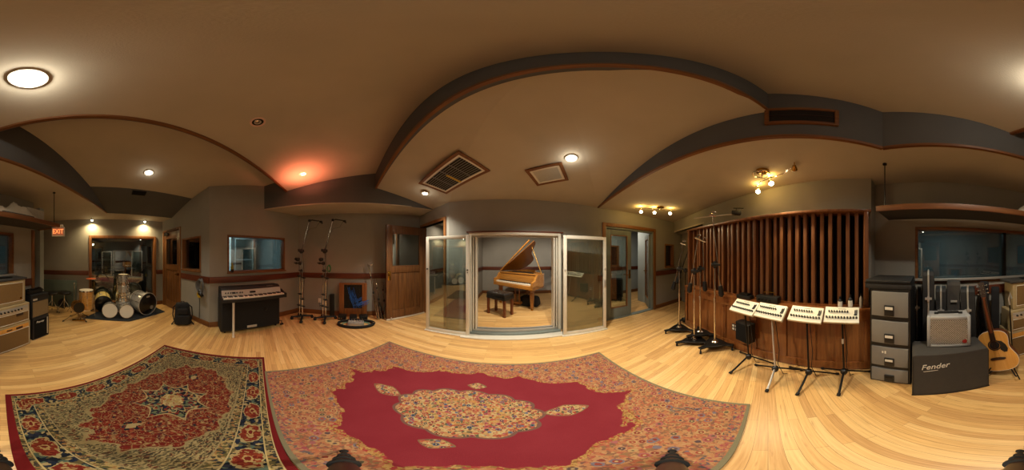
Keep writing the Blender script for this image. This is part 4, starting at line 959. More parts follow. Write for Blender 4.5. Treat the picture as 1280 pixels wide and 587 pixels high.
def mixer_stands():
    n = Vector((-.85, .53, 0)); rz = atan2(-.85, -.53)
    data = [((1.857, .221), (1.79, .31), 'cream mixer panel on a black stand, farthest of the four from the drawers', .0, 'steel'),
            ((1.602, -.070), (1.64, .014), 'cream mixer panel on a pale slim stand, second from the boom stands', .1, 'alu'),
            ((1.493, -.381), (1.508, -.333), 'cream mixer panel on a black stand, second from the grey drawers', .0, 'steel'),
            ((1.382, -.695), (1.367, -.655), 'cream mixer panel on a black stand, nearest the grey drawers', -.05, 'steel')]
    first = None
    for i, (hub, bc, lab, dr, pole) in enumerate(data):
        t = thing('mixer_stand', lab, 'mixer stand', (hub[0], hub[1], 0), rz, 'personal mixers on floor stands')
        a0 = -pi / 2 + dr + (.18 if i == 1 else 0)
        for k in range(3):
            a = a0 + k * 2 * pi / 3; x, y = cos(a), sin(a)
            m = MB(); m.tube([(x * .03, y * .03, .135), (x * .12, y * .12, .10), (x * .29, y * .29, .022)], .011 if k == 0 else .010, 8); l = m.build('leg', pole if i == 1 and k == 0 else 'steel', t)
            MB().cyl((x * .275, y * .275, .026), (x * .305, y * .305, .018), .016, n=10).build('rubber_foot', 'rubber', l)
        MB().lathe([(0, .09), (.022, .09), (.034, .11), (.036, .135), (.03, .16), (.018, .17), (0, .17)], 18).build('hub', 'black', t)
        c, s = cos(-rz), sin(-rz); dx, dy = bc[0] - hub[0], bc[1] - hub[1]; lx, ly = dx * c - dy * s, dx * s + dy * c
        MB().cyl((0, 0, .15), (lx * .8, ly + .07, .82), .0095).build('pole', pole, t)
        if i == 3: MB().cyl((lx * .5, (ly + .07) * .6, .52), (lx * .55, (ly + .07) * .64, .58), .012).build('pole_clip', 'alu', t)
        R = Matrix.Translation((lx, ly, .79)) @ Matrix.Rotation(radians((38, 40, 38, 40)[i]), 4, 'X')
        b = MB(); b.box(-.17, .17, 0, .185, -.02, .012, .005, M=R); p = b.build('mixer_panel', 'mixer', t)
        MB().box(-.03, .03, .04, .14, -.05, -.02, .004, M=R).build('bracket', 'steel', t)
        q = MB()
        for k in range(8): q.lathe([(0, .012), (.0095, .012), (.008, .034), (0, .034)], 10, M=R @ T3(-.125 + .026 * k, .125, 0))
        for k in range(11): q.lathe([(0, .012), (.0105, .012), (.009, .034), (0, .034)], 10, M=R @ T3(-.14 + .0285 * k, .055, 0))
        q.build('knobs', 'black', p)
        q = MB(); q.box(.125, .138, .095, .145, .012, .022, .002, M=R); q.box(.142, .152, .10, .15, .012, .022, .002, M=R); q.box(.12, .15, .085, .10, .012, .020, .002, M=R); q.build('switches', 'black', p)
        MB().box(-.04, .04, .158, .164, .012, .0135, M=R).build('printed_line', 'grey_drawer', p)
        q = MB(); q.tube([(lx, ly + .16, .86), (lx + .02, ly + .15, .7), (.03, .03, .4), (.02, .02, .2), (.06, .06, .02), (.09, .09, .012)], .004, 6); q.build('cable', 'black', t)

def drawers_cases():
    a = hd((1.249, -.898), (.922, -1.10)); c0 = ((1.249 + .922) / 2, (-.898 - 1.10) / 2)
    zs = [0, .245, .545, .85, 1.145]
    labs = ['grey plastic storage drawer at the very bottom of the stack', 'grey storage drawer second from the floor with white scuffs', 'grey storage drawer second from the top with a paper label', 'grey storage drawer topmost of the stack beside the slatted wall']
    for i in range(4):
        z0, z1 = zs[i], zs[i + 1]; h = z1 - z0 - .002
        t = thing('storage_drawer', labs[i], 'drawer', (c0[0], c0[1], z0), a, 'stacked grey storage drawers')
        m = MB(); m.box(-.19, .19, .012, .40, 0, .02, .004); m.box(-.19, .19, .012, .40, h - .02, h, .004); m.box(-.19, -.175, .012, .40, .02, h - .02); m.box(.175, .19, .012, .40, .02, h - .02); m.box(-.175, .175, .38, .40, .02, h - .02); m.build('shell', 'black', t)
        d = MB().box(-.173, .173, 0, .36, .024, h - .024, .006).build('drawer', 'grey_drawer', t)
        k = MB(); k.box(-.045, .045, -.012, .002, h * .12, h * .12 + .055, .004); k.box(-.045, .045, -.016, .002, h * .12 + .055, h * .12 + .105, .004); k.build('handle', 'black', d)
        MB().box(-.036, .036, -.018, -.014, h * .12 + .066, h * .12 + .094).build('paper_label', 'white' if i else 'steel', d)
        if i == 1: MB().box(-.07, -.055, -.002, .0, .20, .225).box(-.045, -.03, -.002, .0, .195, .23).build('scuffs', 'white', d)
    t = thing('black_tray', 'flat black rack case lying on top of the grey drawers', 'case', (c0[0] + .01, c0[1] - .0, 1.145), a + .04)
    MB().box(-.23, .21, -.0, .40, 0, .055, .012).build('lower_half', 'tolex', t); MB().box(-.225, .205, .0, .40, .058, .085, .012).build('lid', 'tolex', t); MB().box(-.23, .21, -.004, .402, .053, .06, .001).build('trim', 'steel', t)
    # instrument cases standing on end behind the covered cabinet
    def case(bearing, r, w, h, dep, lab, mat='tolex', silver=True, rz=0., lean=0., soft=False):
        p = P2(bearing, r); t = thing('instrument_case', lab, 'instrument case', (p[0], p[1], 0), 0, 'cases standing behind the covered cabinet'); t.rotation_euler = (0, lean, face(p) + rz)
        o = [(-dep * .5, .02), (-dep * .5 - .0, h * .38), (-dep * .46, h * .58), (-dep * .40, h * .80), (-dep * .36, h * .97), (-dep * .26, h), (dep * .26, h), (dep * .36, h * .97), (dep * .42, h * .6), (dep * .5, h * .38), (dep * .5, .02), (dep * .4, 0), (-dep * .4, 0)]
        MB().prism(o, -w / 2, w / 2, 'yz').build('shell', mat, t, bevel=.02 if soft else .008)
        if silver:
            q = MB(); pts = [(0, y - .004, z) for y, z in o[:6]] + [(0, o[6][0], o[6][1] + .003)]
            for A, B in zip(pts, pts[1:]):
                A, B = Vector(A), Vector(B); q.tube([A, B], .010, 6)
            q.build('silver_trim', 'alu', t)
            for zf in (.30, .78):
                k = MB(); yy = -dep * (.5 if zf < .5 else .41) - .012; k.box(-.035, .035, yy - .006, yy + .012, h * zf - .012, h * zf + .012, .004); k.box(-.012, .012, yy - .012, yy, h * zf - .03, h * zf + .03, .003); k.build('latch', 'alu', t)
        else:
            MB().tube([(0, -dep * .5 - .006, h * .3), (0, -dep * .5 - .03, h * .34), (0, -dep * .5 - .03, h * .44), (0, -dep * .48 - .002, h * .48)], .008, 6).build('handle', 'black', t)
        return t
    case(142.4, 1.97, .10, 1.07, .18, 'black instrument case squeezed beside the grey drawers, lowest silver edge')
    case(146.4, 1.82, .125, 1.285, .32, 'tallest black instrument case with a bright silver edge')
    case(150.8, 1.84, .115, 1.10, .32, 'black instrument case with silver edge behind the small silver amplifier')
    t = case(155.2, 1.92, .15, 1.16, .30, 'dark grey case with a single latch below the window sill', 'cover', False); MB().box(-.03, .04, -.14, -.125, .93, .955, .003).build('latch', 'alu', t)
    case(161.2, 1.87, .16, 1.09, .30, 'wide black instrument case with a curved silver edge by the guitar', lean=-.03)
    case(166.1, 2.03, .11, 1.13, .24, 'soft black gig bag standing just behind the acoustic guitar neck', 'cloth_black', False, soft=True)
    case(169.9, 2.04, .10, 1.06, .20, 'slim black gig bag between the guitar and the amplifiers', 'cloth_black', False, soft=True)
    # covered cabinet with its lettering
    a = hd((.80, -.98), (.305, -1.389)); p = ((.80 + .305) / 2, (-.98 - 1.389) / 2)
    t = thing('covered_amplifier', 'large amplifier under a dark grey canvas cover with white script lettering', 'amplifier', (p[0], p[1], 0), a)
    m = MB(); m.prism([(-.325, .0), (.325, .0), (.322, .54), (.30, .565), (-.30, .575), (-.322, .56)], 0, .27, 'xz'); m.build('cover', 'cover', t, bevel=.012)
    f = MB(); f.box(-.328, .328, -.003, .0, .0, .02, .001); f.tube([(-.318, -.002, .02), (-.318, -.002, .555)], .003, 5); f.tube([(.318, -.002, .02), (.318, -.002, .535)], .003, 5); f.build('seam', 'black', t)
    letters('Fender', .088, 'white', t, T3(-.145, -.003, .425) @ Matrix.Rotation(radians(-5), 4, 'Y') @ FACE, shear=.3, ext=.0015, sx=.9)
    MB().prism([(-.235, .362), (-.12, .374), (-.12, .378), (-.235, .366)], -.003, -.0005, 'xz').build('script_stroke', 'white', t)
    # small silver combo
    p = (.64, -1.275); p = ((.778 + .459) / 2 + .01, (-1.152 - 1.365) / 2 - .01); t = thing('silver_combo_amplifier', 'small silver amplifier with a diamond mesh grille on the covered cabinet', 'amplifier', (p[0], p[1], .577), hd((.778, -1.152), (.459, -1.365)) - .06)
    m = MB(); frame_boxes(m, -.19, .19, 0, .325, .030, -.012, .05); m.box(-.188, .188, .0, .185, .0, .323, .02, seg=3); m.build('shell', 'silver_tolex', t, bevel=.004)
    MB().box(-.165, .165, -.010, -.004, .028, .298).build('speaker_baffle', 'salt', t)
    g = MB(); s = .02; R = Matrix.Translation((0, -.013, .163))
    for i in range(-17, 18):
        for sg in (-1, 1):
            pts = []
            x0 = i * s
            ts = [k * .01 for k in range(-14, 15)]
            q = [(x0 + sg * z * .9, z) for z in ts if abs(x0 + sg * z * .9) < .162 and abs(z) < .135]
            if len(q) > 1: g.tube([(q[0][0], -.013, .163 + q[0][1]), (q[-1][0], -.013, .163 + q[-1][1])], .0022, 4)
    g.build('diamond_mesh', 'alu', t)
    MB().lathe([(.0, .0), (.022, .0), (.02, .006), (0, .008)], 20, M=T3(.135, -.013, .06) @ Matrix.Rotation(pi / 2, 4, 'X')).build('round_badge', 'badge_red', t)
    MB().tube([(-.10, .09, .325), (-.09, .09, .338), (.09, .09, .338), (.10, .09, .325)], .011, 8).box(-.13, -.09, .07, .11, .323, .333, .003).box(.09, .13, .07, .11, .323, .333, .003).build('handle', 'black', t)

def acoustic_guitar():
    p = P2(172.3, 1.60)
    t = thing('acoustic_guitar', 'honey-topped acoustic guitar with black pickguard leaning on a floor stand', 'guitar', (p[0], p[1], .085)); 
    t.rotation_euler = Euler((radians(-9), 0, 0)); t.matrix_world = Matrix.Translation((p[0], p[1], .10)) @ Matrix.Rotation(face(p) - .12, 4, 'Z') @ Matrix.Rotation(radians(-10), 4, 'X') @ Matrix.Rotation(radians(-14), 4, 'Y') @ Matrix.Scale(1.08, 4)
    half = [(0, 0), (.07, .004), (.13, .022), (.172, .065), (.19, .12), (.186, .17), (.165, .22), (.142, .265), (.133, .30), (.137, .34), (.145, .38), (.143, .42), (.125, .455), (.09, .478), (.04, .488)]
    # smooth
    def sm(h):
        o = []
        for a, b in zip(h, h[1:]): o += [(a[0] * .75 + b[0] * .25, a[1] * .75 + b[1] * .25), (a[0] * .25 + b[0] * .75, a[1] * .25 + b[1] * .75)]
        return [h[0]] + o + [h[-1]]
    half = sm(half); out = half + [(-x, z) for x, z in reversed(half[1:])]
    MB().prism(out, .004, .098, 'xz').build('sides', 'mahog', t, angle=30); MB().prism([(x * .995, z * .995 + .001) for x, z in out], -.002, .004, 'xz').build('top', 'spruce', t)
    b = MB(); b.tube([(x, 0, z) for x, z in out], .003, 5, True); b.build('binding', 'white_key', t)
    F = lambda x, z, y=-.003: T3(x, y, z) @ Matrix.Rotation(pi / 2, 4, 'X')
    MB().lathe([(0, 0), (.049, 0), (.049, .001), (0, .001)], 28, M=F(0, .325)).build('soundhole', 'slat_in', t)
    MB().lathe([(.052, 0), (.064, 0), (.064, .0015), (.052, .0015), (.052, 0)], 28, M=F(0, .325)).build('rosette', 'rosewood', t)
    MB().prism([(.035, .375), (.052, .345), (.054, .31), (.045, .27), (.075, .235), (.105, .235), (.118, .27), (.108, .32), (.075, .365)], -.005, -.002, 'xz').build('pickguard', 'black', t)
    MB().prism([(-.075, .155), (-.07, .17), (-.03, .178), (.03, .178), (.07, .17), (.075, .155), (.06, .145), (-.06, .145)], -.011, -.002, 'xz').build('bridge', 'rosewood', t, bevel=.002)
    MB().prism([(-.027, .375), (.027, .375), (.022, .85), (-.022, .85)], -.012, -.003, 'xz').build('fretboard', 'rosewood', t)
    m = MB(); m.tube([(0, .008, .47), (0, .006, .86)], [.027, .021], 10); m.build('neck', 'mahog', t)
    m = MB()
    for k in range(18): z = .85 - .4 * (1 - .944 ** (k * 1.45)) * 1.12; m.box(-.026, .026, -.0135, -.012, z - .0008, z + .0008)
    m.build('frets', 'brass', t)
    m = MB(); m.prism([(-.022, .85), (.022, .85), (.034, .89), (.032, 1.02), (-.032, 1.02), (-.034, .89)], .0, .014, 'xz'); m.build('headstock', 'rosewood', t, bevel=.002)
    m = MB()
    for s in (-1, 1):
        for z in (.90, .94, .98): m.cyl((s * .034, .007, z), (s * .048, .007, z), .003, n=6); m.sph((s * .054, .007, z), .009, (1, .6, 1), 6); m.cyl((s * .018, -.008, z), (s * .018, .0, z), .005, n=8)
    m.build('tuning_pegs', 'chrome', t)
    m = MB()
    for k in range(6): x = -.018 + .0072 * k; m.cyl((x * 1.25, -.013, .16), (x * .9, -.0145, .85), .0006, n=4)
    m.build('strings', 'brass', t)
    p2 = P2(172.9, 1.70); t = thing('guitar_stand', 'black tubular stand holding up the acoustic guitar', 'guitar stand', (p2[0], p2[1], 0), face(p2) - .12)
    m = MB(); m.cyl((0, .06, .42), (0, -.02, .10), .01); m.build('upright', 'steel', t)
    for x, y in ((-.17, -.16), (.17, -.16), (0, .22)): MB().tube([(0, .05, .36), (x * .6, y * .6 + .02, .16), (x, y, .012)], .008, 6).build('leg', 'steel', t)
    m = MB(); m.tube([(-.14, -.20, .10), (-.13, -.16, .075), (-.08, -.04, .08), (.08, -.04, .08), (.13, -.16, .075), (.14, -.20, .10)], .009, 6); m.build('cradle', 'rubber', t)
    # slim instrument stand just right of the guitar neck
    p3 = P2(176.2, 1.86); t = thing('microphone_clip_stand', 'slim black stand with a clip just right of the guitar neck', 'microphone stand', (p3[0], p3[1], 0), face(p3))
    MB().lathe([(0, 0), (.06, 0), (.057, .015), (.02, .022), (0, .022)], 24).build('base', 'black', t); MB().cyl((0, 0, .02), (-.04, 0, .90), .008).build('pole', 'steel', t)
    MB().tube([(-.04, 0, .88), (-.05, -.01, .96), (-.035, -.01, 1.03), (-.02, -.01, .96)], .012, 8).build('clip', 'alu', t)

def amps():
    a = hd(*S_)
    def amp(name, lab, p, z, w, h, d, body, cloth, panel=None, group=None, dz=0., gx=(.03, .03), handle=True, pipe='white_key', txt=None):
        t = thing(name, lab, 'amplifier', (p[0], p[1], z), a + dz, group)
        MB().box(-w / 2, w / 2, 0, d, 0, h, .014, seg=3).build('cabinet', body, t)
        top = h - gx[1]
        if panel:
            MB().box(-w / 2 + .03, w / 2 - .03, -.006, .004, h - .115, h - .03, .004).build('control_panel', panel, t)
            k = MB()
            for i in range(9): k.lathe([(0, 0), (.014, 0), (.011, .02), (0, .02)], 12, M=T3(-w / 2 + .09 + i * (w - .26) / 8, -.006, h - .07) @ Matrix.Rotation(pi / 2, 4, 'X'))
            k.build('knobs', 'black', t); top = h - .125
        MB().box(-w / 2 + gx[0], w / 2 - gx[0], -.004, .004, gx[0], top).build('grille_cloth', cloth, t)
        if pipe:
            q = MB(); q.tube([(-w / 2 + gx[0], -.004, gx[0]), (w / 2 - gx[0], -.004, gx[0]), (w / 2 - gx[0], -.004, top), (-w / 2 + gx[0], -.004, top)], .004, 6, True); q.build('piping', pipe, t)
        return t
    A = (-.139, -2.19)
    t = amp('tweed_speaker_cabinet', 'cream and tan speaker cabinet on the floor, lowest of the left stack', A, 0, .76, .445, .29, 'tweed', 'tan', group='cream amplifiers stacked under the control room window', gx=(.035, .10))
    MB().box(-.34, .34, -.003, .003, .35, .415, .002).build('upper_cloth', 'spruce', t)
    MB().box(.10, .22, -.012, -.002, .365, .395, .005).box(-.06, .03, -.01, -.002, .375, .39, .003).build('logo_plate', 'rosewood', t)
    t = amp('tweed_combo_head', 'cream amplifier with a knobbed control panel in the middle of the left stack', (A[0], A[1] - .0), .447, .73, .30, .27, 'tweed', 'tan', group='cream amplifiers stacked under the control room window', panel='alu', gx=(.03, .03))
    t.children[0]
    MB().box(.10, .23, -.012, -.002, .13, .165, .005).build('logo_plate', 'rosewood', t)
    t = amp('beige_speaker_cabinet', 'plain beige speaker cabinet topmost of the left stack', (A[0] + .02, A[1] - .03), .749, .62, .36, .24, 'tweed', 'tan', group='cream amplifiers stacked under the control room window', gx=(.05, .04))
    MB().box(.20, .235, -.010, -.002, .06, .10, .003).build('small_badge', 'brass', t)
    t = thing('dark_lid_board', 'flat dark board lying across the top of the beige cabinet', 'board', (A[0] + .03, A[1] - .03, 1.109), a + .02)
    MB().box(-.35, .35, -.02, .26, 0, .028, .006).build('board', 'cover', t); MB().box(-.1, .12, .05, .17, .028, .045, .004).build('papers', 'black', t)
    B = (-.668, -2.58)
    t = amp('black_practice_amplifier', 'black floor amplifier with tilted front grille under the brown-fronted amplifier', B, 0, .36, .425, .25, 'tolex', 'blk_grille', group=None, gx=(.03, .05), pipe=None, dz=-.10)
    letters('Peavey', .052, 'white', t, T3(-.03, -.006, .335) @ FACE, shear=.25, ext=.001, sx=1.15)
    MB().box(.125, .15, -.008, -.002, .05, .38, .002).build('pale_side_strip', 'alu', t)
    t = amp('brown_fronted_amplifier', 'black amplifier with a brown grille set on the floor amplifier', (B[0] + .01, B[1] + .0), .427, .39, .40, .25, 'tolex', 'wheat', gx=(.02, .12), pipe=None, dz=-.06)
    MB().box(-.17, -.08, -.008, -.0, .305, .335, .003).build('name_plate', 'alu', t); MB().box(-.185, .185, -.004, .002, .345, .385, .002).build('control_panel', 'black', t)
    t = thing('gear_pile', 'black floor pedal unit lying on top of the brown-fronted amplifier', 'pedal', (B[0] + .05, B[1] - .06, .829), a)
    MB().box(-.2, .12, -.02, .12, 0, .07, .012).build('body', 'black', t); MB().box(-.18, .10, .0, .06, .07, .09, .006).build('tray', 'steel', t); MB().tube([(-.1, 0, .09), (.0, -.02, .11), (.1, 0, .07), (.16, -.03, .02)], .006, 6).build('cord', 'black', t)

def loft():
    p, q = (1.29, -1.005), (-.965, -2.443); L = hypot(q[0] - p[0], q[1] - p[1]); a = hd(p, q)
    t = thing('loft_shelf', 'long storage shelf with a wooden edge hung above the control room window', 'shelf', (p[0], p[1], 0), a)
    MB().box(0, L, .02, .50, 1.925, 1.95).build('board', 'cover', t)
    MB().box(0, L, 0, .025, 1.912, 1.972, .004).build('front_edge', 'trim', t); MB().box(L - .025, L, .025, .50, 1.912, 1.96, .004).build('end_edge', 'trim', t)
    for u in (.09, L - .17):
        m = MB(); m.cyl((u, .012, 1.96), (u, .012, 2.48), .006, n=8); r = m.build('hanging_rod', 'steel', t); MB().cyl((u, .012, 2.465), (u, .012, 2.48), .022).build('ceiling_plate', 'steel', r)
    m = MB(); nu, nv = 26, 12; g = []
    for i in range(nu + 1):
        row = []
        for j in range(nv + 1):
            u, v = i / nu, j / nv; e = (sin(pi * u) ** .55) * (sin(pi * v) ** .5)
            row.append(m.b.verts.new((u * .78, .04 + .36 * v, 1.951 + e * (.20 + .035 * sin(11 * u + 4 * v) + .025 * sin(23 * u - 7 * v) + .012 * sin(47 * u + 19 * v)))))
        g.append(row)
    for i in range(nu):
        for j in range(nv): m.b.faces.new((g[i][j], g[i + 1][j], g[i + 1][j + 1], g[i][j + 1]))
    o = m.build('blanket', 'blanket', angle=80); o.location = (p[0] + 1.50 * cos(a), p[1] + 1.50 * sin(a), 0); o.rotation_euler = (0, 0, a); tag(o, 'crumpled white blanket heaped on the loft shelf', 'blanket')
    t = thing('striped_foam_pad', 'ribbed pale foam pad lying behind the white blanket on the loft shelf', 'foam pad', wpt((p, q), 2.36, .30, 1.951), a, rot=(0, 0, a))
    MB().box(-.22, .16, -.07, .14, 0, .25, .02).build('pad', 'blanket', t); m = MB()
    for k in range(9): m.box(-.21, .15, -.080, -.065, .015 + .025 * k, .028 + .025 * k, .003)
    m.build('ribs', 'blanket', t)
    t = thing('dark_quilt', 'folded grey quilt at the front of the loft shelf below the blanket', 'quilt', wpt((p, q), 1.85, .03, 1.951), a)
    m = MB(); m.box(-.26, .26, -.0, .06, 0, .05, .02, seg=3); m.build('folds', 'blanket_dark', t)
    # exit sign below the end of the loft
    pe = P2(200.4, 2.60); t = thing('exit_sign', 'glowing red and orange EXIT sign hung at the end of the loft shelf', 'exit sign', (pe[0], pe[1], 0), face(pe) - .15)
    MB().box(-.105, .105, 0, .05, 1.77, 1.92, .006).build('housing', 'white', t)
    MB().box(-.09, .09, -.004, .001, 1.785, 1.905).build('face_plate', 'exit_face', t)
    letters('EXIT', .10, 'exit_red', t, T3(0, -.006, 1.845) @ FACE, ext=.002, sx=.85)
    m = MB(); m.box(.03, .08, .0, .05, 1.92, 1.965, .006); m.cyl((.055, .0, 1.945), (.055, -.03, 1.935), .02); m.build('emergency_lamp', 'alu', t)
def drums():
    def Rto(axis):   # matrix taking +z to axis
        return Vector(axis).normalized().to_track_quat('Z', 'Y').to_matrix().to_4x4()
    def drum(name, lab, c, axis, r, d, shell, head, hoop='chrome', lugs=8, back='head_white', group=None, loc=None, legs=None, headtop=True):
        """c: centre of the front head, axis: direction the front head faces"""
        zf = c[2]; t = thing(name, lab, 'drum', (c[0], c[1], 0), 0, group)
        M = Matrix.Translation((0, 0, zf)) @ Rto(axis) @ T3(0, 0, -d)
        MB().lathe([(r * .97, .0), (r * .985, .004), (r * .985, d - .004), (r * .97, d)], 36, M=M).build('shell', shell, t, angle=60)
        MB().lathe([(0, d + .003), (r * .965, d + .002), (r * .99, d - .006)], 36, M=M).build('front_head', head, t, angle=60)
        MB().lathe([(0, -.003), (r * .965, -.002), (r * .99, .006)], 36, M=M).build('back_head', back, t, angle=60)
        for z0, z1 in ((d - .02, d + .010), (-.010, .02)):
            MB().lathe([(r * .985, z0), (r * 1.035, z0), (r * 1.035, z1), (r * .985, z1), (r * .985, z0)], 36, M=M).build('hoop', hoop, t)
        m = MB()
        for k in range(lugs):
            a = 2 * pi * (k + .5) / lugs; x, y = cos(a) * r * 1.03, sin(a) * r * 1.03
            R = M
            m.cyl(R @ Vector((x, y, -.005)), R @ Vector((x, y, d + .005)), .0045, n=6)
            for zz in (d * .3, d * .7) if d > .2 else (d * .5,): m.cyl(R @ Vector((x * .96, y * .96, zz - .022)), R @ Vector((x * .96, y * .96, zz + .022)), .011, n=8)
        m.build('lugs', 'chrome', t)
        if legs:
            for k in range(3):
                a = legs + k * 2 * pi / 3; x, y = cos(a) * (r + .025), sin(a) * (r + .025)
                l = MB().tube([(x, y, zf - .12), (x, y, .05), (x * 1.1, y * 1.1, .015)], .006, 6).build('leg', 'chrome', t); MB().sph((x * 1.1, y * 1.1, .014), .014).build('foot', 'rubber', l)
        return t
    # big white sparkle bass drum
    b = P2(-127.95, 3.86); ax = Vector((.55, .80, .0)); ax = (Vector((.785, .62, 0)) * .72 + Vector((-.62, .785, 0)) * .62)
    t = drum('bass_drum', 'big white sparkle bass drum with a black front head, rightmost of the kit', (b[0], b[1], .285), ax, .275, .40, 'sparkle', 'head_black', 'alu', 10)
    M = Matrix.Translation((0, 0, .285)) @ Rto(ax)
    up = M.inverted().to_3x3() @ Vector((0, 0, 1)); A = atan2(up.y, up.x)
    q = MB(); q.lathe([(0, .005), (.05, .005), (.05, .0035)], 24, M=M @ Matrix.Rotation(A, 4, 'Z') @ T3(-.10, -.11, 0)); q.build('port_ring', 'grey_drawer', t)
    MB().box(-.02, .02, -.05, .05, .004, .006, M=M @ Matrix.Rotation(A, 4, 'Z') @ T3(.19, 0, 0)).build('head_mark', 'alu', t)
    # cream bass drum
    b = P2(-143.7, 4.0); ax2 = Vector((.60, .80, .22)); t = drum('cream_bass_drum', 'cream bass drum with a black head half hidden behind the two floor-lying toms', (b[0], b[1], .245), Vector((.50, .80, -.16)), .215, .36, 'cream_shell', 'head_black', 'black', 8)
    MB().box(-.05, .05, -.005, .004, 0, .05, .004, M=Matrix.Translation((-.0, -.10, .45))).build('sticker', 'white', t)
    # natural maple floor tom
    b = P2(-149.7, 3.74); drum('floor_tom', 'natural maple floor tom standing on three legs with a white head', (b[0], b[1], .66), (0, 0, 1), .165, .46, 'maple', 'head_white', legs=.4)
    # small brass drum on a cradle
    b = P2(-152.3, 3.44); t = drum('small_bass_drum', 'small brass drum with a black head held in a chrome cradle', (b[0], b[1], .33), Vector((.25, 1., .05)), .125, .20, 'brass', 'head_black', 'brass', 6)
    s = thing('drum_cradle', 'low chrome and brass cradle stand carrying the small black-headed drum', 'drum stand', (b[0] - .02, b[1] - .08, 0), face(b))
    MB().cyl((0, .06, .05), (0, .06, .20), .012).cyl((0, .06, .17), (0, .06, .21), .02).build('post', 'chrome', s)
    for x, y in ((-.30, -.12), (-.16, .22), (.17, -.14), (.20, .2)): l = MB().tube([(0, .06, .14), (x * .6, y * .6, .10), (x, y, .02)], .009, 6).build('leg', 'chrome', s); MB().cyl((x * .95, y * .95, .03), (x * 1.08, y * 1.08, .012), .015, n=8).build('foot', 'rubber', l)
    MB().box(-.12, .16, -.10, -.02, .012, .035, .005).tube([(0, -.06, .03), (.02, -.05, .14), (0, .0, .16)], .006, 6).build('pedal', 'brass', s)
    for x in (-.16, -.2): MB().tube([(0, .04, .16), (x * .5, .0, .2), (x, -.05, .34)], .006, 6).build('arm', 'chrome', s)
    # two toms lying on their sides
    for brg, r, R, lab, hm in ((-141.4, 3.62, .172, 'white drum on its side on the mat, beside the maple floor tom end', 'head_white'), (-135.5, 3.60, .156, 'white drum on its side on the mat, beside the big bass drum', 'head_white')):
        b = P2(brg, r); drum('lying_tom', lab, (b[0], b[1], R * 1.04 + .02), Vector((.62, .78, .16)), R, .24, 'sparkle', hm, 'chrome', 8, group='white toms lying on the drum mat')
    # tower of stacked drums
    b = P2(-136.7, 4.09); z = .012; specs = ((.19, .32, 'sparkle', 'white sparkle drum standing at the bottom of the stacked tower', 8), (.185, .135, 'chrome', 'shallow chrome snare drum in the stacked tower above the bottom drum', 10), (.15, .225, 'sparkle', 'white sparkle tom second from the top of the stacked tower', 6), (.125, .205, 'sparkle', 'smallest white sparkle tom topmost of the stacked tower', 6))
    for R, h, sh, lab, lg in specs:
        drum('stacked_drum', lab, (b[0], b[1], z + h + .012), (0, 0, 1), R, h, sh, 'head_white', 'chrome', lg, group='drums stacked in a tower'); z += h + .026
    t = thing('tom_bracket', 'chrome tom bracket rising beside the top drum of the tower', 'bracket', (b[0] + .12, b[1] - .10, 0), 0)
    MB().cyl((0, 0, .012), (0, 0, .96), .008).tube([(0, 0, .9), (.03, .02, .93), (.05, .02, .90)], .008, 6).build('rod', 'chrome', t); MB().cyl((.0, -.15, .02), (0, .15, .02), .01).build('foot', 'chrome', t)
    # mat
    m = MB(); m.prism([P2(-150.6, 3.62), P2(-146.8, 3.56), P2(-134.5, 3.42), P2(-122.0, 4.08), P2(-126.0, 4.55), P2(-143, 4.42)], 0, .011, 'xy'); tag(m.build('drum_mat', 'mat'), 'dark blue-grey mat spread under the drums', 'mat')
    # stools
    for i, (brg, r, lab) in enumerate(((-161.7, 4.08, 'round black drum stool farther left, with a chrome tripod base'), (-157.4, 4.12, 'round black drum stool beside the thin vertical stand'))):
        p = P2(brg, r); t = thing('drum_stool', lab, 'stool', (p[0], p[1], 0), face(p), 'black drum stools')
        MB().lathe([(0, .48), (.14, .48), (.17, .495), (.175, .525), (.16, .55), (.10, .56), (0, .562)], 28).build('seat', 'leather', t)
        MB().cyl((0, 0, .18), (0, 0, .48), .014).cyl((0, 0, .30), (0, 0, .38), .02).build('post', 'chrome', t)
        for k in range(3):
            a = pi / 2 + k * 2 * pi / 3; l = MB().tube([(0, 0, .34), (.12 * cos(a), .12 * sin(a), .18), (.20 * cos(a), .20 * sin(a), .02)], .009, 6).tube([(0, 0, .16), (.16 * cos(a), .16 * sin(a), .12)], .006, 6).build('leg', 'chrome', t)
            MB().cyl((.19 * cos(a), .19 * sin(a), .03), (.215 * cos(a), .215 * sin(a), .012), .014, n=8).build('foot', 'rubber', l)
    p = P2(-153.9, 4.18); t = thing('straight_stand', 'thin upright chrome stand behind the small brass drum', 'stand', (p[0], p[1], 0), 0)
    MB().cyl((0, 0, .05), (0, 0, .66), .008).cyl((0, 0, .60), (0, 0, .73), .012).cyl((0, 0, .73), (0, 0, .76), .02).build('pole', 'chrome', t)
    for k in range(3): a = k * 2.1; MB().tube([(0, 0, .25), (.2 * cos(a), .2 * sin(a), .012)], .007, 6).build('leg', 'chrome', t)
    p = P2(-148.0, 4.30); t = thing('orange_cymbal', 'orange-red disc cymbal on a dark stand before the booth window', 'cymbal', (p[0], p[1], 0), 0)
    MB().cyl((0, 0, .04), (0, 0, .90), .010).build('pole', 'steel', t); MB().lathe([(0, .885), (.02, .88), (.14, .855), (.14, .852), (.02, .872), (0, .875)], 28).build('disc', 'orange', t)
    for k in range(3): a = k * 2.1 + .4; MB().tube([(0, 0, .15), (.10 * cos(a), .10 * sin(a), .014)], .008, 6).build('leg', 'steel', t)
    # board leaning on the wall behind the stools
    p = wpt(W_, .80, -.085); t = thing('teal_board', 'wide grey-green board leaning on the wall behind the drum stools', 'board', (p[0], p[1], 0), hd(*W_)); t.rotation_euler = (radians(-2), 0, hd(*W_))
    MB().box(-.52, .50, -.0, .03, .0, .78, .004).build('board', 'teal_board', t)
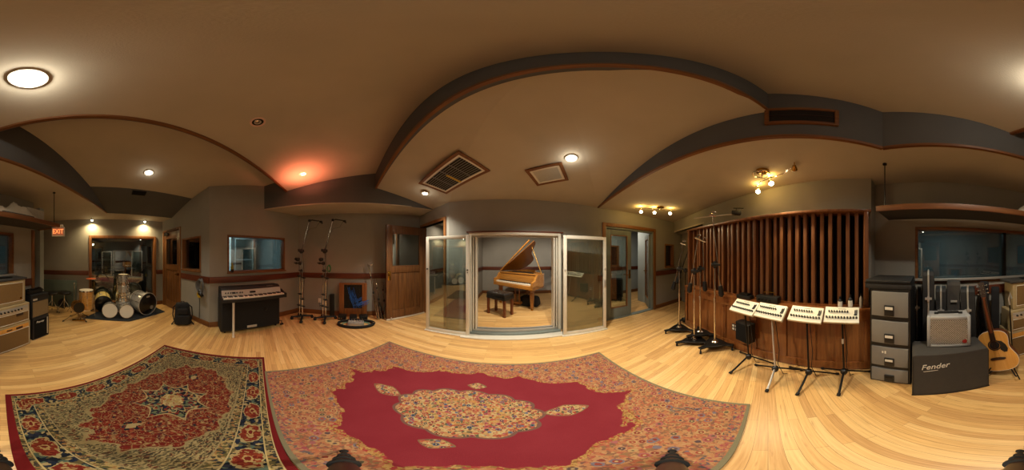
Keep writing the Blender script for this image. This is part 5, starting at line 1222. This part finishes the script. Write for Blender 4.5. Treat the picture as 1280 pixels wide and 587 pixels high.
    for k in (0, 1):
        p = wpt(W_, .42 + .52 * k, -.17); m = MB(); m.lathe([(0, 0), (.135, 0), (.135, .018), (0, .022)], 28, M=Matrix.Translation((0, 0, .136)) @ Matrix.Rotation(radians(76), 4, 'X')); o = m.build('drum_pad', 'black'); o.location = (p[0], p[1], 0); o.rotation_euler = (0, 0, hd(*W_))
        tag(o, ('round black pad propped against the board behind the left stool', 'round black pad propped against the board behind the right stool')[k], 'drum pad', 'round pads against the board')
    # kit inside the dark booth, seen through the glass
    for i, (u, y, z, r, lab) in enumerate(((2.35, .75, 1.02, .19, 'left pale cymbal glinting inside the dark booth'), (2.95, .8, 1.06, .17, 'right pale cymbal glinting inside the dark booth'))):
        p = wpt(W_, u, y); t = thing('booth_cymbal', lab, 'cymbal', (p[0], p[1], 0), 0, 'cymbals inside the dark booth')
        MB().cyl((0, 0, .02), (0, 0, z), .012).build('pole', 'chrome', t); MB().lathe([(0, z + .012), (.03, z + .008), (r, z - .01), (r, z - .013), (0, z + .005)], 28).build('disc', 'alu', t)
        for k in range(3): a = k * 2.1; MB().tube([(0, 0, .3), (.2 * cos(a), .2 * sin(a), .012)], .008, 6).build('leg', 'steel', t)
    p = wpt(W_, 2.3, 1.5); t = thing('keyboard_rig', 'dark shelf of keyboards and modules inside the drum booth', 'keyboard rig', (p[0], p[1], 0), hd(*W_))
    for x in (-.6, .6): MB().box(x - .03, x + .03, 0, .4, 0, 1.3, .004).build('side_post', 'steel', t)
    for z in (.72, 1.0, 1.28): MB().box(-.66, .66, -.02, .38, z, z + .07, .006).build('shelf_unit', 'grey_drawer', t)

def fixtures():
    # recessed downlights: trim ring, glowing lamp and the light itself
    def can(name_lab, loc, nrm, power, col, bulb='bulb', r=.055, spot=150, ring='white', blend=.6, rad=.05, point=0, up=0):
        t = thing('ceiling_light', name_lab, 'ceiling light', loc, 0, 'recessed ceiling lights')
        M = Vector(nrm).normalized().to_track_quat('Z', 'Y').to_matrix().to_4x4()
        MB().lathe([(r, .004), (r * 1.42, .0), (r * 1.38, -.008), (r, -.008), (r, .004)], 28, M=M).build('trim_ring', ring, t)
        MB().lathe([(r, .0), (r * .92, .03), (0, .03)], 24, M=M).build('reflector', 'alu', t)
        MB().sph((0, 0, 0), r * .92, (1, 1, .55), M=M).build('lamp', bulb, t)
        l = bpy.data.lights.new('lamp_light', 'SPOT'); l.energy = power; l.color = col; l.spot_size = radians(spot); l.spot_blend = blend; l.shadow_soft_size = rad
        o = bpy.data.objects.new('lamp_light', l); C.objects.link(o); o.parent = t; o.location = M @ Vector((0, 0, -.035))
        if point:
            l = bpy.data.lights.new('extra_glow', 'POINT'); l.energy = point; l.color = col; l.shadow_soft_size = .03
            o = bpy.data.objects.new('extra_glow', l); C.objects.link(o); o.parent = t; o.location = M @ Vector((0, 0, -.07))
        if up:
            l = bpy.data.lights.new('extra_glow', 'SPOT'); l.energy = up; l.color = col; l.shadow_soft_size = .04; l.spot_size = radians(152); l.spot_blend = 1.
            o = bpy.data.objects.new('extra_glow', l); C.objects.link(o); o.parent = t; o.location = (0, 0, -.42); o.rotation_euler = (pi, 0, 0)  # bodiless spot added below the fixture, aimed up to widen the ceiling glow
        return t
    warm = (1., .91, .74)
    P = LIGHTS
    can('big bright downlight in the vaulted ceiling almost overhead, above the amplifiers', (-.131, -.756, 2.918), (-.12, -.22, 1), P['A'], warm, r=.07, spot=118, blend=.75, point=P['A'] * .02)
    can('glowing red downlight in the vaulted ceiling near the tall boom stands', (-2.60, .775, 2.955), (-.12, -.22, 1), P['red'], (1., .22, .11), 'bulb_red', spot=100, blend=.9, up=P['red_fill'])
    can('downlight in the sloping ceiling before the dark drum booth', (-2.031, -1.569, 2.895), (-.137, -.175, 1), P['D'], warm, spot=96, blend=.8, point=.6)
    can('downlight in the booth-side ceiling near the left wooden door', (-1.44, 2.44, 2.60), (0, .188, 1), P['B1'], warm, r=.042, spot=112, blend=.8, point=.6)
    can('downlight in the booth-side ceiling right of the small square vent', (.644, 1.694, 2.695), (0, .188, 1), P['B2'], warm, r=.05, spot=128, blend=.8, point=1.5)
    t = thing('round_ceiling_speaker', 'unlit round ceiling fitting in the red-lit part of the vault', 'ceiling fitting', (-1.384, .014, 2.944)); t.rotation_euler = Vector((-.12, -.22, 1)).to_track_quat('Z', 'Y').to_euler()
    MB().lathe([(.052, .0), (.072, 0), (.070, -.010), (.052, -.008), (.052, .0)], 28).build('trim_ring', pm('pink_white_ring', '#d9b8aa', .5), t)
    MB().lathe([(0, -.001), (.052, -.004)], 24).build('baffle', 'slat_in', t); MB().sph((.01, 0, -.004), .022, (1.3, 1, .4)).build('dark_lamp', 'chrome', t)
    # wall-washing spots over the drum booth window
    for i, (brg, r, e) in enumerate(((-147.66, 4.34, P['W1']), (-129.1, 4.52, P['W2']))):
        p = P2(brg, r); t = thing('wall_wash_light', ('small wall-wash light left above the dark booth window', 'small wall-wash light right above the dark booth window')[i], 'wall light', (p[0], p[1], 2.48), face(p), 'wall-wash lights above the booth window')
        MB().cyl((0, 0, 0), (0, 0, -.05), .028, .024).build('base', 'alu', t); MB().sph((0, .0, -.06), .026).build('lamp', 'bulb_yellow', t)
        l = bpy.data.lights.new('wash', 'SPOT'); l.energy = e; l.color = (1., .74, .36); l.spot_size = radians(150); l.spot_blend = .8; l.shadow_soft_size = .03
        o = bpy.data.objects.new('wash', l); C.objects.link(o); o.parent = t; o.location = (0, .0, -.09); o.rotation_euler = (radians(8), 0, 0)
    # spotlight bars on the lower soffit
    def spotbar(lab, a, b, canopy, heads, e, up):
        t = thing('spotlight_bar', lab, 'ceiling spotlight', (canopy[0], canopy[1], 2.48), 0, 'spotlight bars on the low ceiling')
        L = lambda p, z: Vector((p[0] - canopy[0], p[1] - canopy[1], z - 2.48))
        MB().lathe([(0, 0), (.075, 0), (.075, -.02), (.05, -.032), (0, -.034)], 28).build('canopy', 'brass', t)
        MB().cyl((0, 0, -.03), (0, 0, -.065), .012).build('stem', 'chrome', t)
        A, B = L(a, 2.42), L(b, 2.42); mid = (A + B) / 2; s = (B - A).cross(Vector((0, 0, 1))).normalized() * .04
        MB().tube([A, A.lerp(B, .25) + s, mid * .4 + Vector((0, 0, -.045)) * .6 if False else A.lerp(B, .5), A.lerp(B, .75) - s, B], .007, 8).build('bar', 'chrome', t)
        for (hx, hy, hz, lit, aim) in heads:
            P_ = L((hx, hy), hz); q = MB(); q.cyl(P_ + Vector((0, 0, .09)), P_ + Vector((0, 0, .035)), .006)
            d = Vector(aim).normalized(); q.cyl(P_ - d * .035, P_ + d * .02, .018, .034, 18); h = q.build('spot_head', 'brass', t)
            MB().sph(P_ + d * .018, .031, (1, 1, 1)).build('lamp', 'bulb_yellow' if lit else 'white', h)
            if lit:
                l = bpy.data.lights.new('spot', 'SPOT'); l.energy = e; l.color = (1., .78, .45); l.spot_size = radians(120); l.spot_blend = .9; l.shadow_soft_size = .03
                o = bpy.data.objects.new('spot', l); C.objects.link(o); o.parent = t; o.location = P_ + d * .055; o.rotation_euler = d.to_track_quat('-Z', 'Y').to_euler()
                l = bpy.data.lights.new('spill', 'POINT'); l.energy = up; l.color = (1., .62, .16); l.shadow_soft_size = .02
                o = bpy.data.objects.new('spill', l); C.objects.link(o); o.parent = t; o.location = P_ - d * .02 + Vector((0, 0, .055))
    spotbar('three-headed brass spotlight bar before the glazed doors', (2.20, 2.34), (2.86, 1.80), (2.60, 2.02), ((2.293, 2.27, 2.36, 1, (-.4, -.6, -.7)), (2.521, 2.111, 2.36, 1, (-.5, -.5, -.7)), (2.769, 1.89, 2.36, 1, (-.7, -.2, -.7))), P['C1'], P['up1'])
    spotbar('brass spotlight fixture with curled arms above the slatted wall', (2.13, .16), (1.57, -.24), (1.78, .06), ((2.13, .128, 2.355, 1, (-.5, .1, -.8)), (1.876, -.03, 2.36, 1, (-.4, -.3, -.8)), (1.567, -.256, 2.40, 0, (.8, -.2, -.5))), P['C2'], P['up2'])
    t = thing('curled_light_arm', 'curled chrome ring arm around the canopy of the brass spotlight fixture', 'ceiling fitting', (1.80, .07, 2.44))
    MB().tube([(.10 * cos(a * pi / 12), .10 * sin(a * pi / 12), .008 * sin(a)) for a in range(24)], .006, 6, True).build('ring', 'chrome', t); MB().cyl((.1, 0, 0), (.04, 0, .035), .005).build('spoke', 'chrome', t)
    # ceiling vents
    def vent(lab, c, u, w, h, n, tilt, yellow=False):
        t = thing('ceiling_vent', lab, 'vent', c); t.rotation_euler = tilt
        m = MB(); frame_boxes(m, -w / 2, w / 2, -h / 2, h / 2, .045, -.012, .006); m.build('wood_frame', 'trim', t)
        m = MB(); frame_boxes(m, -w / 2 + .04, w / 2 - .04, -h / 2 + .04, h / 2 - .04, .035, -.008, .006); m.build('inner_frame', 'white', t)
        MB().box(-w / 2 + .07, w / 2 - .07, .0, .006, -h / 2 + .07, h / 2 - .07).build('backing', 'slat_in', t); m = MB()
        for k in range(n): z = -h / 2 + .08 + (h - .16) * k / (n - 1); m.box(-w / 2 + .075, w / 2 - .075, -.008, .0, z - .006, z + .004)
        m.build('louvres', 'alu' if n > 12 else 'grey_drawer', t)
        if n <= 12:
            m = MB()
            for k in (-1, 0, 1): m.box(k * w * .2 - .004, k * w * .2 + .004, -.011, -.004, -h / 2 + .08, h / 2 - .08)
            m.build('cross_bars', 'grey_drawer', t)
        if yellow: MB().box(-.035, .0, -.016, -.009, -.19, .06).build('yellow_tag', 'yellow', t)
    # local x along the long side, local z across, local -y faces down
    def tiltrot(ang, nx, ny):
        n = Vector((nx, ny, -1)).normalized(); x = Vector((cos(ang), sin(ang), 0)); x = (x - n * x.dot(n)).normalized(); y = -n; z = x.cross(y)
        return Matrix((x, y, z)).transposed().to_euler()
    vent('large wood-framed louvred ceiling vent with a yellow tag', (-.80, 2.035, 2.625), 0, .93, .52, 11, tiltrot(radians(-32), -.01, -.188), True)
    vent('small square wood-framed ceiling grille beside the downlight', (.465, 2.075, 2.612), 0, .47, .42, 20, tiltrot(radians(-31), -.01, -.188))
    # slot vent in the fascia and the dark one over the drums
    a = hd((1.16, 0), (1.016, -.861)); p = ((1.16 + 1.072) / 2, -.235); t = thing('slot_vent', 'wood-framed slot vent in the grey fascia above the slatted wall', 'vent', (p[0] - .005, p[1], 2.775), a)
    m = MB(); frame_boxes(m, -.262, .262, -.125, .125, .032, -.016, .012); m.build('wood_frame', 'trim', t); MB().box(-.235, .235, -.003, -.001, -.095, .095).build('opening', 'slat_in', t)
    MB().box(-.23, .23, -.010, -.004, -.004, .004).build('blade', 'rosewood', t)
    t = thing('dark_vent', 'small dark louvred vent on the sloping fascia above the drums', 'vent', (-2.37, -2.07, 2.735)); nn = (Vector((-1.743, 1.17, -.03)).cross(Vector((-.7, -.6, -.31)))).normalized()
    if nn.z > 0: nn = -nn
    x = Vector((-.83, .557, 0)); y = -nn; z = x.cross(y); t.rotation_euler = Matrix((x, y, z)).transposed().to_euler()
    MB().box(-.14, .14, -.012, .004, -.06, .06, .003).build('frame', 'black', t); m = MB()
    for k in range(6): m.box(-.13, .13, -.018, -.010, -.05 + .02 * k, -.044 + .02 * k)
    m.build('louvres', 'steel', t)

def other_lights():
    def area(name, loc, size, e, col, rot=(0, 0, 0)):
        l = bpy.data.lights.new(name, 'AREA'); l.energy = e; l.color = col; l.size = size
        o = bpy.data.objects.new(name, l); C.objects.link(o); o.location = loc; o.rotation_euler = rot
    def spot(name, loc, aim, e, col, ang, rad=.05, blend=.5):
        l = bpy.data.lights.new(name, 'SPOT'); l.energy = e; l.color = col; l.spot_size = radians(ang); l.spot_blend = blend; l.shadow_soft_size = rad
        o = bpy.data.objects.new(name, l); C.objects.link(o); o.location = loc; o.rotation_euler = (Vector(aim) - Vector(loc)).to_track_quat('-Z', 'Y').to_euler()
    P = LIGHTS
    spot('booth_spot', (-.25, 3.45, 2.55), (.1, 4.7, .6), P['booth'], (1., .86, .66), 110)
    spot('booth_spot_right', (.9, 3.5, 2.55), (1.5, 4.0, 1.6), P['booth2'], (1., .93, .82), 120)
    area('office_light', (3.1, 3.9, 2.45), .5, P['office'], (1., .86, .68))
    area('control_room_light', tuple(wpt(S_, 1.2, 1.4)[:2]) + (2.3,), .5, P['ctrl'], (.8, .95, 1.))
    area('lounge_light', tuple(wpt(NW2, 1.0, 1.2)[:2]) + (2.3,), .5, P['lounge'], (.85, .96, 1.))
    area('drum_booth_light', tuple(wpt(W_, 2.3, 1.2)[:2]) + (2.4,), .4, P['dbooth'], (1., .88, .7))
    area('hall_light', (-1.8, 4.6, 2.4), .4, P['hall'], (1., .84, .62))
    area('corridor_light', tuple(wpt(NW1, .9, .32)[:2]) + (2.4,), .2, P['corr'], (.7, .85, 1.))
    area('closet_light', tuple(wpt(F_, 2.3, .6)[:2]) + (2.4,), .3, P['closet'], (.7, .9, 1.))
    w = bpy.data.worlds.new('dim'); SC.world = w; w.use_nodes = True; bg = w.node_tree.nodes['Background']; bg.inputs[0].default_value = (.02, .02, .02, 1); bg.inputs[1].default_value = .2

LIGHTS = dict(A=195, red=55, red_fill=40, D=85, B1=145, B2=285, W1=52, W2=52, C1=30, C2=62, up1=3.6, up2=2.6, booth=165, booth2=80, office=18, ctrl=8, lounge=14, dbooth=2, hall=10, corr=2.5, closet=2.5)

def camera():
    cd = bpy.data.cameras.new('camera'); cd.type = 'PANO'
    for tgt in (cd,):
        try:
            tgt.panorama_type = 'EQUIRECTANGULAR'
            tgt.latitude_max = pi / 2; tgt.latitude_min = pi / 2 - 587 / 640 * pi
            tgt.longitude_min = -pi; tgt.longitude_max = pi
            break
        except Exception as e: print('cam', e)
    cd.clip_start = .01; cd.clip_end = 100
    o = bpy.data.objects.new('camera', cd); C.objects.link(o); o.location = (0, 0, EYE); o.rotation_euler = (pi / 2, 0, 0); SC.camera = o

def split_all():
    """each knob, caster, lug ... becomes a part of its own"""
    names = {'knobs': 'knob', 'lugs': 'lug', 'caster': 'caster', 'clamps': 'clamp', 'fringe': 'fringe', 'tuning_pegs': 'tuning_peg', 'sockets': 'socket', 'connectors': 'connector', 'dials': 'dial',
             'pedals': 'pedal', 'logo_plate': 'logo_plate', 'track': 'track', 'name_plate': 'name_plate', 'latch': 'latch', 'switches': 'switch', 'rail': 'rail', 'tufts': 'tuft', 'clutch': 'clutch', 'driver': 'driver', 'scuffs': 'scuff', 'foot_and_rings': 'foot_ring'}
    for o in [o for o in SC.objects if o.type == 'MESH']:
        base = o.name.split('.')[0]
        if base not in names: continue
        b = bmesh.new(); b.from_mesh(o.data); seen = set(); isl = []
        for v in b.verts:
            if v in seen: continue
            st = [v]; seen.add(v); cur = []
            while st:
                x = st.pop(); cur.append(x)
                for e in x.link_edges:
                    y = e.other_vert(x)
                    if y not in seen: seen.add(y); st.append(y)
            isl.append(cur)
        bb = [[min(v.co[i] for v in c) for i in range(3)] + [max(v.co[i] for v in c) for i in range(3)] for c in isl]
        gap = .03 if base == 'fringe' else .0035
        grp = list(range(len(isl)))
        def find(i):
            while grp[i] != i: i = grp[i]
            return i
        for i in range(len(isl)):
            for j in range(i):
                if all(bb[i][k] - gap <= bb[j][k + 3] and bb[j][k] - gap <= bb[i][k + 3] for k in range(3)): grp[find(i)] = find(j)
        roots = sorted({find(i) for i in range(len(isl))})
        b.verts.index_update(); idx = {r: {v.index for i, c in enumerate(isl) if find(i) == r for v in c} for r in roots}; b.free()
        if len(roots) < 2: continue
        src = o.data; o.name = names[base]
        for n_, r in enumerate(roots):
            nb = bmesh.new(); nb.from_mesh(src); bmesh.ops.delete(nb, geom=[v for v in nb.verts if v.index not in idx[r]], context='VERTS')
            me = bpy.data.meshes.new(names[base]); nb.to_mesh(me); nb.free()
            for m_ in src.materials: me.materials.append(m_)
            if n_ == 0: o.data = me
            else:
                c = bpy.data.objects.new(names[base], me); C.objects.link(c); c.parent = o.parent
                for md in o.modifiers:
                    q = c.modifiers.new(md.name, md.type); q.width = md.width; q.segments = md.segments; q.limit_method = md.limit_method

def main():
    setup_mats(); shell(); neighbours(); lounge_fittings(); doors_windows()
    rugs(); tripod(); stands_right()
    tall_boom(P2(-73.7, 3.56), 'tall curved chrome boom stand nearest the electric piano')
    tall_boom(P2(-65.5, 3.50), 'tall curved chrome boom stand with a green cable loop on its pole', True)
    electric_piano(); backpack(); wall_cables(); sill_plant(); patch_corner(); grand_piano(); office()
    diffuser(); mixer_stands(); drawers_cases(); acoustic_guitar(); amps(); loft(); drums(); fixtures(); other_lights(); camera()
    split_all()
    vs = SC.view_settings; vs.view_transform = 'Standard'; vs.look = 'None'; vs.gamma = 1; vs.exposure = 0.0; vs.use_curve_mapping = False
    SC.cycles.use_denoising = True; SC.cycles.max_bounces = 8; SC.cycles.diffuse_bounces = 5; SC.cycles.glossy_bounces = 4; SC.cycles.transparent_max_bounces = 12; SC.cycles.sample_clamp_indirect = 6
    SC.cycles.use_adaptive_sampling = True; SC.cycles.adaptive_threshold = .015
main()
